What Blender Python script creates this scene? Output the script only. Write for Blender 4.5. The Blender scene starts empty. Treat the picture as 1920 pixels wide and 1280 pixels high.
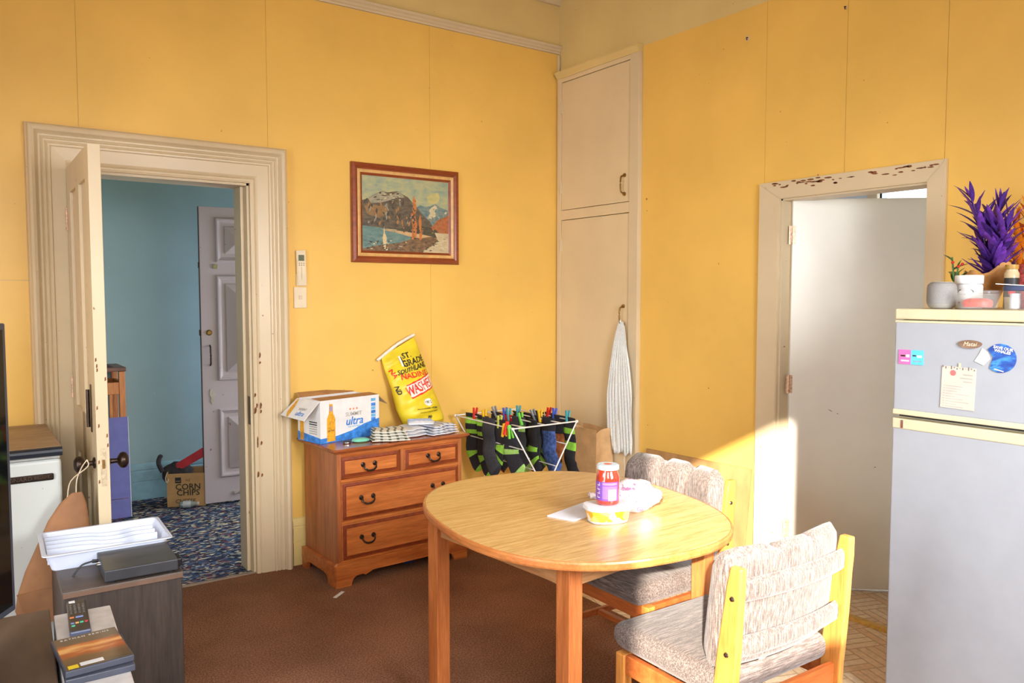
import bpy, bmesh, math, random
from mathutils import Vector, Matrix, Euler
random.seed(7)
PI = math.pi
sc = bpy.context.scene
COL = sc.collection

# ------------------------------------------------------------------ camera
cam_data = bpy.data.cameras.new('camera')
cam = bpy.data.objects.new('camera', cam_data); COL.objects.link(cam)
cam_data.sensor_fit = 'HORIZONTAL'; cam_data.sensor_width = 36.0
cam_data.lens = 36.0 * 1477.5 / 1920.0
cam.location = (-3.350, -4.180, 1.490)
cam.rotation_euler = (math.radians(90 - 3.43), 0, math.radians(-35.36))
cam_data.clip_start = 0.02
sc.camera = cam

# ------------------------------------------------------------------ light
sc.view_settings.view_transform = 'Standard'
sc.view_settings.look = 'None'
sc.view_settings.gamma = 1.0
sc.view_settings.use_curve_mapping = False
sc.view_settings.exposure = 0.36

world = bpy.data.worlds.new('sky'); sc.world = world
world.use_nodes = True
wn = world.node_tree.nodes; wn.clear()
wo = wn.new('ShaderNodeOutputWorld'); wb = wn.new('ShaderNodeBackground')
wb.inputs['Color'].default_value = (0.80, 0.90, 1.0, 1); wb.inputs['Strength'].default_value = 2.2
world.node_tree.links.new(wb.outputs[0], wo.inputs[0])

SUN_DIR = Vector((1.1, 1.0, -0.56)).normalized()
sd = bpy.data.lights.new('sun', 'SUN'); sd.energy = 13.0; sd.angle = math.radians(0.9); sd.color = (1.0, 0.92, 0.80)
sun = bpy.data.objects.new('sun', sd); COL.objects.link(sun)
sun.location = (-6, -8, 5)
sun.rotation_euler = SUN_DIR.to_track_quat('-Z', 'Y').to_euler()

def area(name, loc, direction, sx, sy, watts, color, spread=180):
    d = bpy.data.lights.new(name, 'AREA'); d.shape = 'RECTANGLE'; d.size = sx; d.size_y = sy
    d.energy = watts; d.color = color; d.spread = math.radians(spread)
    o = bpy.data.objects.new(name, d); COL.objects.link(o); o.location = loc
    o.rotation_euler = Vector(direction).to_track_quat('-Z', 'Z').to_euler()
    return o
# daylight at the openings; left and kitchen-side windows are added for fill
area('daylight_front_window', (-3.63, -4.66, 2.01), (0.10, 1, -0.50), 1.2, 1.05, 22, (0.97, 0.98, 1.0), 105)
area('added_fill_left', (-4.84, -2.65, 1.30), (1, 0.12, -0.22), 1.9, 1.7, 40, (0.90, 0.95, 1.0), 112)  # fill lamp in the added left window
area('added_fill_kitchen', (-1.60, -4.66, 1.72), (0.18, 1, -0.45), 1.0, 1.1, 33, (0.93, 0.97, 1.0), 92)  # fill lamp in the added kitchen-side window, brightens the back wall
area('daylight_front_doorway', (-0.42, 1.05, 1.10), (-1, 0, -0.08), 0.8, 2.0, 34, (0.86, 0.93, 1.0))
area('daylight_porch_window', (2.13, -1.55, 1.75), (-1, 0, -0.1), 1.1, 1.0, 16, (0.90, 0.95, 1.0))

# ------------------------------------------------------------------ materials
def lin(c):
    if max(c) > 1.0: c = [v / 255.0 for v in c]
    return tuple((v / 12.92) if v <= 0.04045 else ((v + 0.055) / 1.055) ** 2.4 for v in c) + (1.0,)
MATS = {}
def new_mat(name):
    m = bpy.data.materials.new(name); m.use_nodes = True
    nt = m.node_tree; b = nt.nodes['Principled BSDF']
    return m, nt, b
def coords(nt, scale=(1, 1, 1), rot=(0, 0, 0)):
    tc = nt.nodes.new('ShaderNodeTexCoord'); mp = nt.nodes.new('ShaderNodeMapping')
    mp.inputs['Scale'].default_value = scale; mp.inputs['Rotation'].default_value = rot
    nt.links.new(tc.outputs['Object'], mp.inputs['Vector'])
    return mp.outputs['Vector']
def ramp(nt, fac, stops, interp='LINEAR'):
    r = nt.nodes.new('ShaderNodeValToRGB'); cr = r.color_ramp; cr.interpolation = interp
    while len(cr.elements) > 1: cr.elements.remove(cr.elements[0])
    cr.elements[0].position = stops[0][0]; cr.elements[0].color = lin(stops[0][1])
    for p, c in stops[1:]:
        e = cr.elements.new(p); e.color = lin(c)
    nt.links.new(fac, r.inputs['Fac'])
    return r.outputs['Color']
def noise(nt, vec, scale, detail=3, rough=0.55):
    n = nt.nodes.new('ShaderNodeTexNoise'); n.inputs['Scale'].default_value = scale
    n.inputs['Detail'].default_value = detail; n.inputs['Roughness'].default_value = rough
    nt.links.new(vec, n.inputs['Vector'])
    return n.outputs['Fac']
def bump(nt, b, h, strength=0.2, dist=0.002):
    n = nt.nodes.new('ShaderNodeBump'); n.inputs['Strength'].default_value = strength
    n.inputs['Distance'].default_value = dist
    nt.links.new(h, n.inputs['Height']); nt.links.new(n.outputs['Normal'], b.inputs['Normal'])
def mix(nt, fac, a, c, mode='MIX'):
    n = nt.nodes.new('ShaderNodeMixRGB'); n.blend_type = mode
    if isinstance(fac, float): n.inputs[0].default_value = fac
    else: nt.links.new(fac, n.inputs[0])
    for k, v in ((1, a), (2, c)):
        if isinstance(v, (tuple, list)): n.inputs[k].default_value = lin(v)
        else: nt.links.new(v, n.inputs[k])
    return n.outputs[0]
def sh(c, f): return tuple(min(255, v * f) for v in c)

def plain(name, c, rough=0.5, var=0.06, scale=14, spec=0.4, metal=0.0, bstr=0.0, bscale=200, coat=0.0):
    if name in MATS: return MATS[name]
    m, nt, b = new_mat(name)
    v = coords(nt)
    col = ramp(nt, noise(nt, v, scale), [(0.3, sh(c, 1 - var)), (0.7, sh(c, 1 + var))])
    nt.links.new(col, b.inputs['Base Color'])
    b.inputs['Roughness'].default_value = rough; b.inputs['Metallic'].default_value = metal
    b.inputs['Specular IOR Level'].default_value = spec
    b.inputs['Coat Weight'].default_value = coat
    if bstr: bump(nt, b, noise(nt, v, bscale, 2), bstr)
    MATS[name] = m; return m

def painted(name, c, rough=0.45, mark=(120, 90, 50), amount=0.735, bstr=0.10):
    """painted surface with slight unevenness and a scatter of scuffs"""
    if name in MATS: return MATS[name]
    m, nt, b = new_mat(name)
    v = coords(nt)
    base = ramp(nt, noise(nt, v, 1.7, 4), [(0.25, sh(c, 0.955)), (0.75, sh(c, 1.035))])
    spots = ramp(nt, noise(nt, v, 33, 2, 0.4), [(amount, (0, 0, 0)), (amount + 0.03, (255, 255, 255))])
    col = mix(nt, spots, base, mark)
    nt.links.new(col, b.inputs['Base Color'])
    b.inputs['Roughness'].default_value = rough
    b.inputs['Specular IOR Level'].default_value = 0.4
    bump(nt, b, noise(nt, v, 60, 3), bstr)
    MATS[name] = m; return m

def wood(name, dark, light, axis='X', scale=9, stretch=14, rough=0.38, rot=0.0, coat=0.0, band=(0.3, 0.7)):
    if name in MATS: return MATS[name]
    m, nt, b = new_mat(name)
    s = {'X': (1, stretch, stretch), 'Y': (stretch, 1, stretch), 'Z': (stretch, stretch, 1)}[axis]
    v = coords(nt, s, (0, 0, rot))
    f1 = noise(nt, v, scale * 0.35, 6, 0.62)
    c1 = ramp(nt, f1, [(band[0], dark), (band[1], light)])
    f2 = noise(nt, v, scale * 1.6, 3, 0.6)
    c2 = ramp(nt, f2, [(0.3, (205, 205, 205)), (0.65, (255, 255, 255))])
    col = mix(nt, 0.75, c1, c2, 'MULTIPLY')
    nt.links.new(col, b.inputs['Base Color'])
    b.inputs['Roughness'].default_value = rough
    b.inputs['Coat Weight'].default_value = coat; b.inputs['Coat Roughness'].default_value = 0.22
    bump(nt, b, f2, 0.05)
    MATS[name] = m; return m

def tweed(name, axis):
    if name in MATS: return MATS[name]
    m, nt, b = new_mat(name)
    s = {'X': (18, 260, 260), 'Y': (260, 18, 260), 'Z': (260, 260, 18)}[axis]
    f1 = noise(nt, coords(nt, s), 1.0, 3, 0.65)
    c1 = ramp(nt, f1, [(0.34, (92, 80, 75)), (0.50, (124, 109, 102)), (0.68, (168, 152, 143))])
    f2 = noise(nt, coords(nt), 300, 2)
    c2 = ramp(nt, f2, [(0.3, (190, 190, 190)), (0.7, (255, 255, 255))])
    nt.links.new(mix(nt, 0.8, c1, c2, 'MULTIPLY'), b.inputs['Base Color'])
    b.inputs['Roughness'].default_value = 0.95; b.inputs['Specular IOR Level'].default_value = 0.1
    b.inputs['Sheen Weight'].default_value = 0.25
    bump(nt, b, f1, 0.45, 0.003)
    MATS[name] = m; return m

def glass(name, c=(255, 255, 255), rough=0.02, ior=1.45):
    if name in MATS: return MATS[name]
    m, nt, b = new_mat(name)
    v = coords(nt)
    nt.links.new(ramp(nt, noise(nt, v, 8), [(0.3, sh(c, 0.985)), (0.7, c)]), b.inputs['Base Color'])
    b.inputs['Transmission Weight'].default_value = 1.0; b.inputs['Roughness'].default_value = rough
    b.inputs['IOR'].default_value = ior
    MATS[name] = m; return m

def clear(name, c=(240, 244, 244), a=0.22):
    """thin clear plastic or glass wall: mostly see-through with a glossy surface"""
    if name in MATS: return MATS[name]
    m, nt, b = new_mat(name); v = coords(nt)
    nt.links.new(ramp(nt, noise(nt, v, 8), [(0.3, sh(c, 0.97)), (0.7, c)]), b.inputs['Base Color'])
    b.inputs['Alpha'].default_value = a; b.inputs['Roughness'].default_value = 0.06; b.inputs['Specular IOR Level'].default_value = 0.8
    MATS[name] = m; return m
def carpet_brown():
    m, nt, b = new_mat('brown carpet')
    v = coords(nt)
    c1 = ramp(nt, noise(nt, v, 150, 4, 0.7), [(0.32, (104, 70, 53)), (0.5, (152, 106, 81)), (0.70, (194, 146, 115))])
    c2 = ramp(nt, noise(nt, v, 2.2, 3), [(0.3, (215, 215, 215)), (0.7, (255, 255, 255))])
    nt.links.new(mix(nt, 1.0, c1, c2, 'MULTIPLY'), b.inputs['Base Color'])
    b.inputs['Roughness'].default_value = 1.0; b.inputs['Specular IOR Level'].default_value = 0.05
    bump(nt, b, noise(nt, v, 190, 3), 0.9, 0.008)
    return m
def carpet_hall():
    m, nt, b = new_mat('flecked hall carpet')
    v = coords(nt, (1.0, 2.1, 1.0), (0, 0, 0.5))
    vo = nt.nodes.new('ShaderNodeTexVoronoi'); vo.inputs['Scale'].default_value = 42
    ns = nt.nodes.new('ShaderNodeTexNoise'); ns.inputs['Scale'].default_value = 9
    nt.links.new(v, ns.inputs['Vector'])
    add = nt.nodes.new('ShaderNodeVectorMath'); add.operation = 'MULTIPLY_ADD'
    add.inputs[1].default_value = (0.12, 0.12, 0.12)
    nt.links.new(ns.outputs['Color'], add.inputs[0]); nt.links.new(v, add.inputs[2])
    nt.links.new(add.outputs[0], vo.inputs['Vector'])
    sep = nt.nodes.new('ShaderNodeSeparateColor'); nt.links.new(vo.outputs['Color'], sep.inputs[0])
    col = ramp(nt, sep.outputs[0], [(0.0, (40, 46, 62)), (0.22, (70, 84, 112)), (0.42, (46, 50, 58)), (0.56, (158, 154, 144)),
                                    (0.66, (74, 92, 122)), (0.78, (116, 66, 70)), (0.85, (196, 184, 150)), (0.93, (70, 60, 84))], 'CONSTANT')
    nt.links.new(col, b.inputs['Base Color']); b.inputs['Roughness'].default_value = 1.0
    b.inputs['Specular IOR Level'].default_value = 0.05
    bump(nt, b, vo.outputs['Distance'], 0.6, 0.006)
    return m
def vinyl():
    m, nt, b = new_mat('parquet print vinyl')
    v = coords(nt, (1, 1, 1), (0, 0, math.radians(20)))
    def bricks(rot, sc_):
        br = nt.nodes.new('ShaderNodeTexBrick'); br.inputs['Scale'].default_value = sc_
        br.inputs['Color1'].default_value = lin((240, 222, 196)); br.inputs['Color2'].default_value = lin((228, 194, 154))
        br.inputs['Mortar'].default_value = lin((200, 164, 126)); br.inputs['Mortar Size'].default_value = 0.012
        br.inputs['Brick Width'].default_value = 0.5; br.inputs['Row Height'].default_value = 0.125; br.offset = 0.0
        mp = nt.nodes.new('ShaderNodeMapping'); mp.inputs['Rotation'].default_value = (0, 0, rot)
        nt.links.new(v, mp.inputs['Vector']); nt.links.new(mp.outputs[0], br.inputs['Vector'])
        return br.outputs['Color']
    ch = nt.nodes.new('ShaderNodeTexChecker'); ch.inputs['Scale'].default_value = 6.0
    nt.links.new(v, ch.inputs['Vector'])
    col = mix(nt, ch.outputs['Fac'], bricks(0, 3.0), bricks(PI / 2, 3.0))
    n = ramp(nt, noise(nt, v, 40), [(0.3, (225, 225, 225)), (0.7, (255, 255, 255))])
    nt.links.new(mix(nt, 1.0, col, n, 'MULTIPLY'), b.inputs['Base Color'])
    b.inputs['Roughness'].default_value = 0.32
    return m

M_WALL = painted('orange wall paint', (236, 190, 96), 0.40, (176, 116, 52), 0.775)
M_FRIEZE = painted('cream frieze paint', (222, 196, 134), 0.5, (150, 120, 70), 0.76)
M_TRIM = painted('cream gloss trim', (214, 194, 160), 0.32, (150, 104, 70), 0.755, 0.06)
M_CUP = painted('cupboard cream paint', (222, 200, 162), 0.42, (150, 110, 70), 0.79, 0.04)
M_DOORW = painted('white door paint', (238, 234, 224), 0.4, (160, 140, 120), 0.80, 0.04)
M_SKIRT = painted('yellow skirting paint', (226, 200, 130), 0.4, (120, 90, 50), 0.74)
M_HALL = painted('blue green hall paint', (150, 178, 186), 0.5, (190, 190, 180), 0.76)
M_MAUVE = painted('mauve door paint', (178, 166, 174), 0.38, (110, 90, 100), 0.745, 0.05)
M_CEIL = painted('ceiling paint', (225, 212, 176), 0.6)
M_PORCH = painted('porch paint', (218, 224, 236), 0.5)
M_BARE = plain('chipped bare timber', (120, 72, 44), 0.8, 0.25, 60)
M_BRASS = plain('worn brass', (150, 118, 70), 0.35, 0.15, 60, metal=0.9)
M_DARKBRASS = plain('dark bronze', (62, 50, 44), 0.35, 0.2, 60, metal=0.8)
M_CHROME = plain('chrome', (190, 190, 190), 0.15, 0.05, 60, metal=1.0)
M_COPPER = plain('painted hinge', (206, 170, 142), 0.4, 0.2, 90, metal=0.2)
M_BLACK = plain('black plastic', (22, 22, 24), 0.4, 0.1)
M_WHITE = plain('white plastic', (226, 228, 234), 0.35, 0.02)
M_DGREY = plain('dark grey plastic', (52, 52, 56), 0.45, 0.08)

# ------------------------------------------------------------------ mesh helpers
class MB:
    def __init__(s): s.bm = bmesh.new(); s.mi = 0
    def _tag(s, faces):
        for f in faces: f.material_index = s.mi
    def box(s, x0, x1, y0, y1, z0, z1, bev=0.0, seg=2, mat=None):
        r = bmesh.ops.create_cube(s.bm, size=1.0)
        M = Matrix.Translation(((x0 + x1) / 2, (y0 + y1) / 2, (z0 + z1) / 2)) @ Matrix.Diagonal((abs(x1 - x0), abs(y1 - y0), abs(z1 - z0), 1))
        if mat is not None: M = mat @ M
        bmesh.ops.transform(s.bm, matrix=M, verts=r['verts'])
        fs = list({f for v in r['verts'] for f in v.link_faces}); s._tag(fs)
        if bev > 0:
            es = list({e for v in r['verts'] for e in v.link_edges})
            q = bmesh.ops.bevel(s.bm, geom=es, offset=bev, segments=seg, affect='EDGES', profile=0.5)
            s._tag(q['faces'])
        return s
    def prism(s, poly, d0, d1, plane='XZ', bev=0.0):
        """poly of 2D points extruded from d0 to d1 along the axis missing in plane"""
        def P(a, b, d): return {'XZ': (a, d, b), 'YZ': (d, a, b), 'XY': (a, b, d)}[plane]
        v0 = [s.bm.verts.new(P(a, b, d0)) for a, b in poly]; v1 = [s.bm.verts.new(P(a, b, d1)) for a, b in poly]
        fs = [s.bm.faces.new(v0), s.bm.faces.new(v1[::-1])]
        n = len(poly)
        for i in range(n): fs.append(s.bm.faces.new((v0[i], v1[i], v1[(i + 1) % n], v0[(i + 1) % n])))
        s._tag(fs)
        if bev > 0:
            es = list({e for f in fs[:2] for e in f.edges})
            q = bmesh.ops.bevel(s.bm, geom=es, offset=bev, segments=2, affect='EDGES'); s._tag(q['faces'])
        return s
    def flat(s, pts3):
        f = s.bm.faces.new([s.bm.verts.new(p) for p in pts3]); s._tag([f]); return s
    def tube(s, pts, r, seg=8, caps=True, closed=False):
        pts = [Vector(p) for p in pts]; n = len(pts); rings = []
        rs = r if isinstance(r, (list, tuple)) else [r] * n
        up = Vector((0, 0, 1))
        for i, p in enumerate(pts):
            if closed: t = (pts[(i + 1) % n] - pts[i - 1]).normalized()
            else: t = (pts[min(i + 1, n - 1)] - pts[max(i - 1, 0)]).normalized()
            a = t.cross(up)
            if a.length < 1e-3: a = t.cross(Vector((1, 0, 0)))
            a.normalize(); b = t.cross(a)
            rings.append([s.bm.verts.new(p + rs[i] * (math.cos(2 * PI * k / seg) * a + math.sin(2 * PI * k / seg) * b)) for k in range(seg)])
        fs = []
        for i in range(n if closed else n - 1):
            A, B = rings[i], rings[(i + 1) % n]
            for k in range(seg): fs.append(s.bm.faces.new((A[k], A[(k + 1) % seg], B[(k + 1) % seg], B[k])))
        if caps and not closed:
            fs.append(s.bm.faces.new(rings[0][::-1])); fs.append(s.bm.faces.new(rings[-1]))
        s._tag(fs); return s
    def lathe(s, prof, seg=24, c=(0, 0, 0), axis='Z', sx=1.0, sy=1.0):
        """prof: list of (radius, height)"""
        def P(r, h, k):
            a = 2 * PI * k / seg; x, y = r * math.cos(a) * sx, r * math.sin(a) * sy
            v = {'Z': (x, y, h), 'Y': (x, h, y), 'X': (h, x, y)}[axis]
            return (v[0] + c[0], v[1] + c[1], v[2] + c[2])
        rings = []; fs = []
        for r, h in prof:
            if r < 1e-6: rings.append([s.bm.verts.new(P(0, h, 0))])
            else: rings.append([s.bm.verts.new(P(r, h, k)) for k in range(seg)])
        for A, B in zip(rings[:-1], rings[1:]):
            for k in range(seg):
                k2 = (k + 1) % seg
                if len(A) == 1 and len(B) == 1: continue
                if len(A) == 1: fs.append(s.bm.faces.new((A[0], B[k2], B[k])))
                elif len(B) == 1: fs.append(s.bm.faces.new((A[k], A[k2], B[0])))
                else: fs.append(s.bm.faces.new((A[k], A[k2], B[k2], B[k])))
        if len(rings[0]) > 1: fs.append(s.bm.faces.new(rings[0][::-1]))
        if len(rings[-1]) > 1: fs.append(s.bm.faces.new(rings[-1]))
        s._tag(fs); return s
    def grid(s, fn, nu, nv, wrap_u=False):
        g = [[s.bm.verts.new(fn(i / (nu if wrap_u else nu), j / nv)) for i in range(nu if wrap_u else nu + 1)] for j in range(nv + 1)]
        fs = []
        for j in range(nv):
            for i in range(nu):
                i2 = (i + 1) % nu if wrap_u else i + 1
                fs.append(s.bm.faces.new((g[j][i], g[j][i2], g[j + 1][i2], g[j + 1][i])))
        s._tag(fs); return g
    def build(s, name, mats, parent=None, smooth=False, subsurf=0, loc=None, rot=None, kind=None, label=None):
        bmesh.ops.recalc_face_normals(s.bm, faces=s.bm.faces)
        me = bpy.data.meshes.new(name)
        if not isinstance(mats, (list, tuple)): mats = [mats]
        for m in mats: me.materials.append(m)
        s.bm.to_mesh(me); s.bm.free()
        if smooth:
            for p in me.polygons: p.use_smooth = True
            try: me.set_sharp_from_angle(angle=math.radians(smooth if smooth is not True else 40))
            except Exception: pass
        o = bpy.data.objects.new(name, me); COL.objects.link(o)
        if parent is not None: o.parent = parent
        if loc is not None: o.location = loc
        if rot is not None: o.rotation_euler = rot
        if subsurf:
            md = o.modifiers.new('smooth', 'SUBSURF'); md.levels = subsurf; md.render_levels = subsurf
        if kind: o['kind'] = kind
        if label: o['label'] = label
        return o

def tag(o, label, cat, group=None, kind=None):
    o['label'] = label; o['category'] = cat
    if group: o['group'] = group
    if kind: o['kind'] = kind
    return o
def struct(o, label, cat='wall'):
    return tag(o, label, cat, kind='structure')
def thing(name, label, cat, loc=(0, 0, 0), rz=0.0, group=None, kind=None, rot=None):
    o = bpy.data.objects.new(name, None); COL.objects.link(o); o.empty_display_size = 0.05
    o.location = loc; o.rotation_euler = rot if rot else (0, 0, rz)
    return tag(o, label, cat, group, kind)

def text_mesh(body, size, shear=0.0, bold=0.0, spacing=1.0, align='CENTER', sx=1.0, extrude=0.0003, line=1.0):
    cu = bpy.data.curves.new('lettering', 'FONT'); cu.body = body; cu.size = size; cu.shear = shear
    cu.align_x = align; cu.align_y = 'CENTER'; cu.offset = bold; cu.space_character = spacing; cu.space_line = line
    cu.extrude = extrude; cu.resolution_u = 2
    o = bpy.data.objects.new('lettering', cu); COL.objects.link(o)
    dg = bpy.context.evaluated_depsgraph_get(); dg.update()
    me = bpy.data.meshes.new_from_object(o.evaluated_get(dg))
    bpy.data.objects.remove(o); bpy.data.curves.remove(cu)
    if sx != 1.0:
        for v in me.vertices: v.co.x *= sx
    return me
def text(name, body, size, mat, parent, loc, rot=(PI / 2, 0, 0), warp=None, **k):
    me = text_mesh(body, size, **k); me.name = name; me.materials.clear(); me.materials.append(mat)
    o = bpy.data.objects.new(name, me); COL.objects.link(o)
    if parent is not None: o.parent = parent
    if warp:
        for v in me.vertices: v.co = warp(v.co)
    else:
        o.location = loc; o.rotation_euler = rot
    return o
def copy_tree(o, parent=None):
    c = o.copy(); COL.objects.link(c)
    if parent is not None: c.parent = parent
    for ch in list(o.children): copy_tree(ch, c)
    return c
def lerp(a, b, t): return a + (b - a) * t
def interp(pts, t):
    """piecewise-linear sample of a list of tuples, t in 0..1"""
    n = len(pts) - 1; x = max(0.0, min(1.0, t)) * n; i = min(int(x), n - 1); f = x - i
    f2 = f
    return tuple(lerp(a, b, f2) for a, b in zip(pts[i], pts[i + 1]))
def smooth_path(pts, n):
    """Catmull-Rom through pts"""
    P = [Vector(p) for p in pts]; P = [P[0] * 2 - P[1]] + P + [P[-1] * 2 - P[-2]]; out = []
    segs = len(P) - 3
    for k in range(n + 1):
        x = k / n * segs; i = min(int(x), segs - 1); t = x - i
        a, b, c, d = P[i:i + 4]
        out.append(0.5 * ((2 * b) + (c - a) * t + (2 * a - 5 * b + 4 * c - d) * t * t + (3 * b - a - 3 * c + d) * t ** 3))
    return out
# ================================================================== THE SETTING
def wall(name, axis, t0, t1, u0, u1, z0, z1, holes, mat, label):
    """axis 'x': wall plane spans x (u) and z; 'y': spans y and z. holes: (u0,u1,z0,z1)"""
    mb = MB(); cuts = sorted({u0, u1} | {h[0] for h in holes} | {h[1] for h in holes})
    for a, b in zip(cuts[:-1], cuts[1:]):
        hs = sorted([h for h in holes if h[0] <= a + 1e-6 and h[1] >= b - 1e-6], key=lambda h: h[2])
        z = z0
        for h in hs + [(0, 0, z1, z1)]:
            if h[2] > z + 1e-6:
                if axis == 'x': mb.box(a, b, t0, t1, z, h[2])
                else: mb.box(t0, t1, a, b, z, h[2])
            z = h[3]
    return struct(mb.build(name, mat), label)

XL, XR, YB, ZC = -4.90, 0.0, -4.70, 3.55
OX0, OX1, OZ = -2.872, -2.070, 2.065          # hall doorway
DY0, DY1, DZ = -1.750, -2.485, 1.965          # porch doorway

wall_back = wall('wall_back', 'x', 0.0, 0.15, XL, 0.12, 0, ZC, [(OX0, OX1, 0, OZ)], M_FRIEZE, 'orange painted wall with the landscape picture and cream frieze above')
wall_right = wall('wall_right', 'y', 0.0, 0.12, YB, 0.0, 0, ZC, [(DY1, DY0, 0, DZ)], M_FRIEZE, 'yellow orange wall with the built-in cupboard and white door')
wall_left = wall('wall_left', 'y', XL - 0.15, XL, YB, 0.15, 0, ZC, [(-3.65, -1.65, 0.40, 2.20)], M_FRIEZE, 'side wall with a wide window added for fill, out of view')
wall_front = wall('wall_front', 'x', YB - 0.15, YB, XL, 0.12, 0, ZC, [(-4.28, -3.10, 1.47, 2.56), (-2.10, -1.10, 1.15, 2.30)], M_FRIEZE, 'wall behind the viewer with the sun window and an added fill window')
struct(MB().box(XL - .15, 0.12, YB - .15, 0.15, ZC, ZC + 0.05).build('ceiling', M_CEIL), 'cream board ceiling', 'ceiling')
struct(MB().box(XL - .15, -0.86, YB - .15, 0.0, -0.05, 0).build('floor', carpet_brown()), 'worn brown carpet floor', 'floor')
M_VINYL = vinyl()
struct(MB().box(-0.86, 2.3, YB - .15, 0.0, -0.05, -0.001).build('floor_kitchen', M_VINYL), 'parquet patterned vinyl floor by the white door', 'floor')
struct(MB().box(-3.4, 0.9, 0.0, 2.1, -0.05, -0.002).build('floor_hall', carpet_hall()), 'dark flecked hall carpet', 'floor')
# hall beyond the left doorway
struct(MB().box(-3.4, 0.9, 2.0, 2.1, 0, 3.3).build('wall_hall_back', M_HALL), 'blue green hall wall')
struct(MB().box(-3.4, -3.3, 0.15, 2.0, 0, 3.3).build('wall_hall_left', M_HALL), 'blue green hall end wall')
wall('wall_hall_right', 'y', -0.36, -0.28, 0.15, 2.0, 0, 3.3, [(0.60, 1.50, 0, 2.2)], M_HALL, 'hall wall with the open front doorway')
struct(MB().box(-3.4, 0.9, 0.15, 2.1, 3.3, 3.35).build('ceiling_hall', M_CEIL), 'hall ceiling', 'ceiling')
# porch room beyond the right doorway
wall('wall_porch_back', 'y', 2.2, 2.3, -3.4, -0.1, 0, 2.55, [(-1.42, -1.0, 0.9, 2.32)], M_PORCH, 'pale porch wall with a bright window')
struct(MB().box(0.12, 2.3, -0.20, -0.10, 0, 2.55).build('wall_porch_left', M_PORCH), 'pale porch side wall')
struct(MB().box(0.12, 2.3, -3.5, -3.4, 0, 2.55).build('wall_porch_right', M_PORCH), 'pale porch far side wall')
struct(MB().box(0.12, 2.3, -3.5, -0.1, 2.55, 2.60).build('ceiling_porch', M_PORCH), 'pale porch ceiling', 'ceiling')

struct(MB().box(-6.7, -6.5, -5.7, 0.6, 0, 4.6).build('sun_blocker_wall', plain('sun blocker white', (214, 214, 208), 0.8)), 'unseen pale wall added outside to block sun from the side window')  # unseen wall added to keep direct sun out of the left window
# wall sheets with recessed joints
def sheet(parent, poly, plane, d0, d1):
    return MB().prism(poly, d0, d1, plane).build('wall_sheet', M_WALL, parent)
R0, R1 = 0.262, 3.075
P = 0.004
for poly in ([(XL, R0), (-3.04, R0), (-3.04, 1.551), (XL, 1.551)],
             [(XL, 1.554), (-3.04, 1.554), (-3.04, 2.235), (-2.8457, 2.235), (-2.8457, R1), (XL, R1)],
             [(-2.8443, 2.235), (-1.9657, 2.235), (-1.9657, R1), (-2.8443, R1)],
             [(-1.89, R0), (-0.9887, R0), (-0.9887, R1), (-1.9643, R1), (-1.9643, 2.235), (-1.89, 2.235)],
             [(-0.9873, R0), (-0.0005, R0), (-0.0005, R1), (-0.9873, R1)]):
    sheet(wall_back, poly, 'XZ', -P, 0.0)
S1 = 2.938
for poly in ([(-0.79, 0.0), (-1.6538, 0.0), (-1.6538, S1), (-0.79, S1)],
             [(-1.6552, 2.02), (-2.0882, 2.02), (-2.0882, S1), (-1.6552, S1)],
             [(-2.0898, 2.02), (-2.5352, 2.02), (-2.5352, S1), (-2.0898, S1)],
             [(-2.5368, 0.0), (-3.75, 0.0), (-3.75, S1), (-2.5368, S1)],
             [(-3.753, 0.0), (YB, 0.0), (YB, S1), (-3.753, S1)]):
    sheet(wall_right, poly, 'YZ', -P, 0.0)
for poly in ([(YB, 0.0), (-3.72, 0.0), (-3.72, S1), (YB, S1)], [(-1.58, 0.0), (0, 0.0), (0, S1), (-1.58, S1)], [(-3.717, 0.0), (-1.583, 0.0), (-1.583, 0.33), (-3.717, 0.33)], [(-3.717, 2.27), (-1.583, 2.27), (-1.583, S1), (-3.717, S1)]):
    sheet(wall_left, poly, 'YZ', XL, XL + P)

# picture rail and cornice on the back wall
def hprofile(name, prof, x0, x1, mat, label, cat):
    """prof of (protrusion, z) swept along x against the back wall"""
    mb = MB(); mb.prism([(-a, b) for a, b in prof], x0, x1, 'YZ')
    return struct(mb.build(name, mat), label, cat)
hprofile('trim_1', [(0, 3.078), (0.010, 3.078), (0.014, 3.088), (0.022, 3.092), (0.022, 3.106), (0.034, 3.112), (0.036, 3.124), (0.028, 3.128), (0, 3.128)], XL, -0.001, M_TRIM, 'cream picture rail along the back wall', 'picture rail')
hprofile('trim_2', [(0, 3.39), (0.02, 3.39), (0.03, 3.41), (0.035, 3.45), (0.07, 3.50), (0.11, 3.52), (0.12, 3.55), (0, 3.55)], XL, -0.001, M_TRIM, 'cream ceiling cornice above the frieze', 'cornice')
# cover strip in the corner
struct(MB().box(-0.020, -0.0045, -0.020, -0.0045, 0.27, 3.07, 0.004).build('trim_3', M_TRIM), 'thin cream corner bead between the two walls', 'corner bead')
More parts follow.
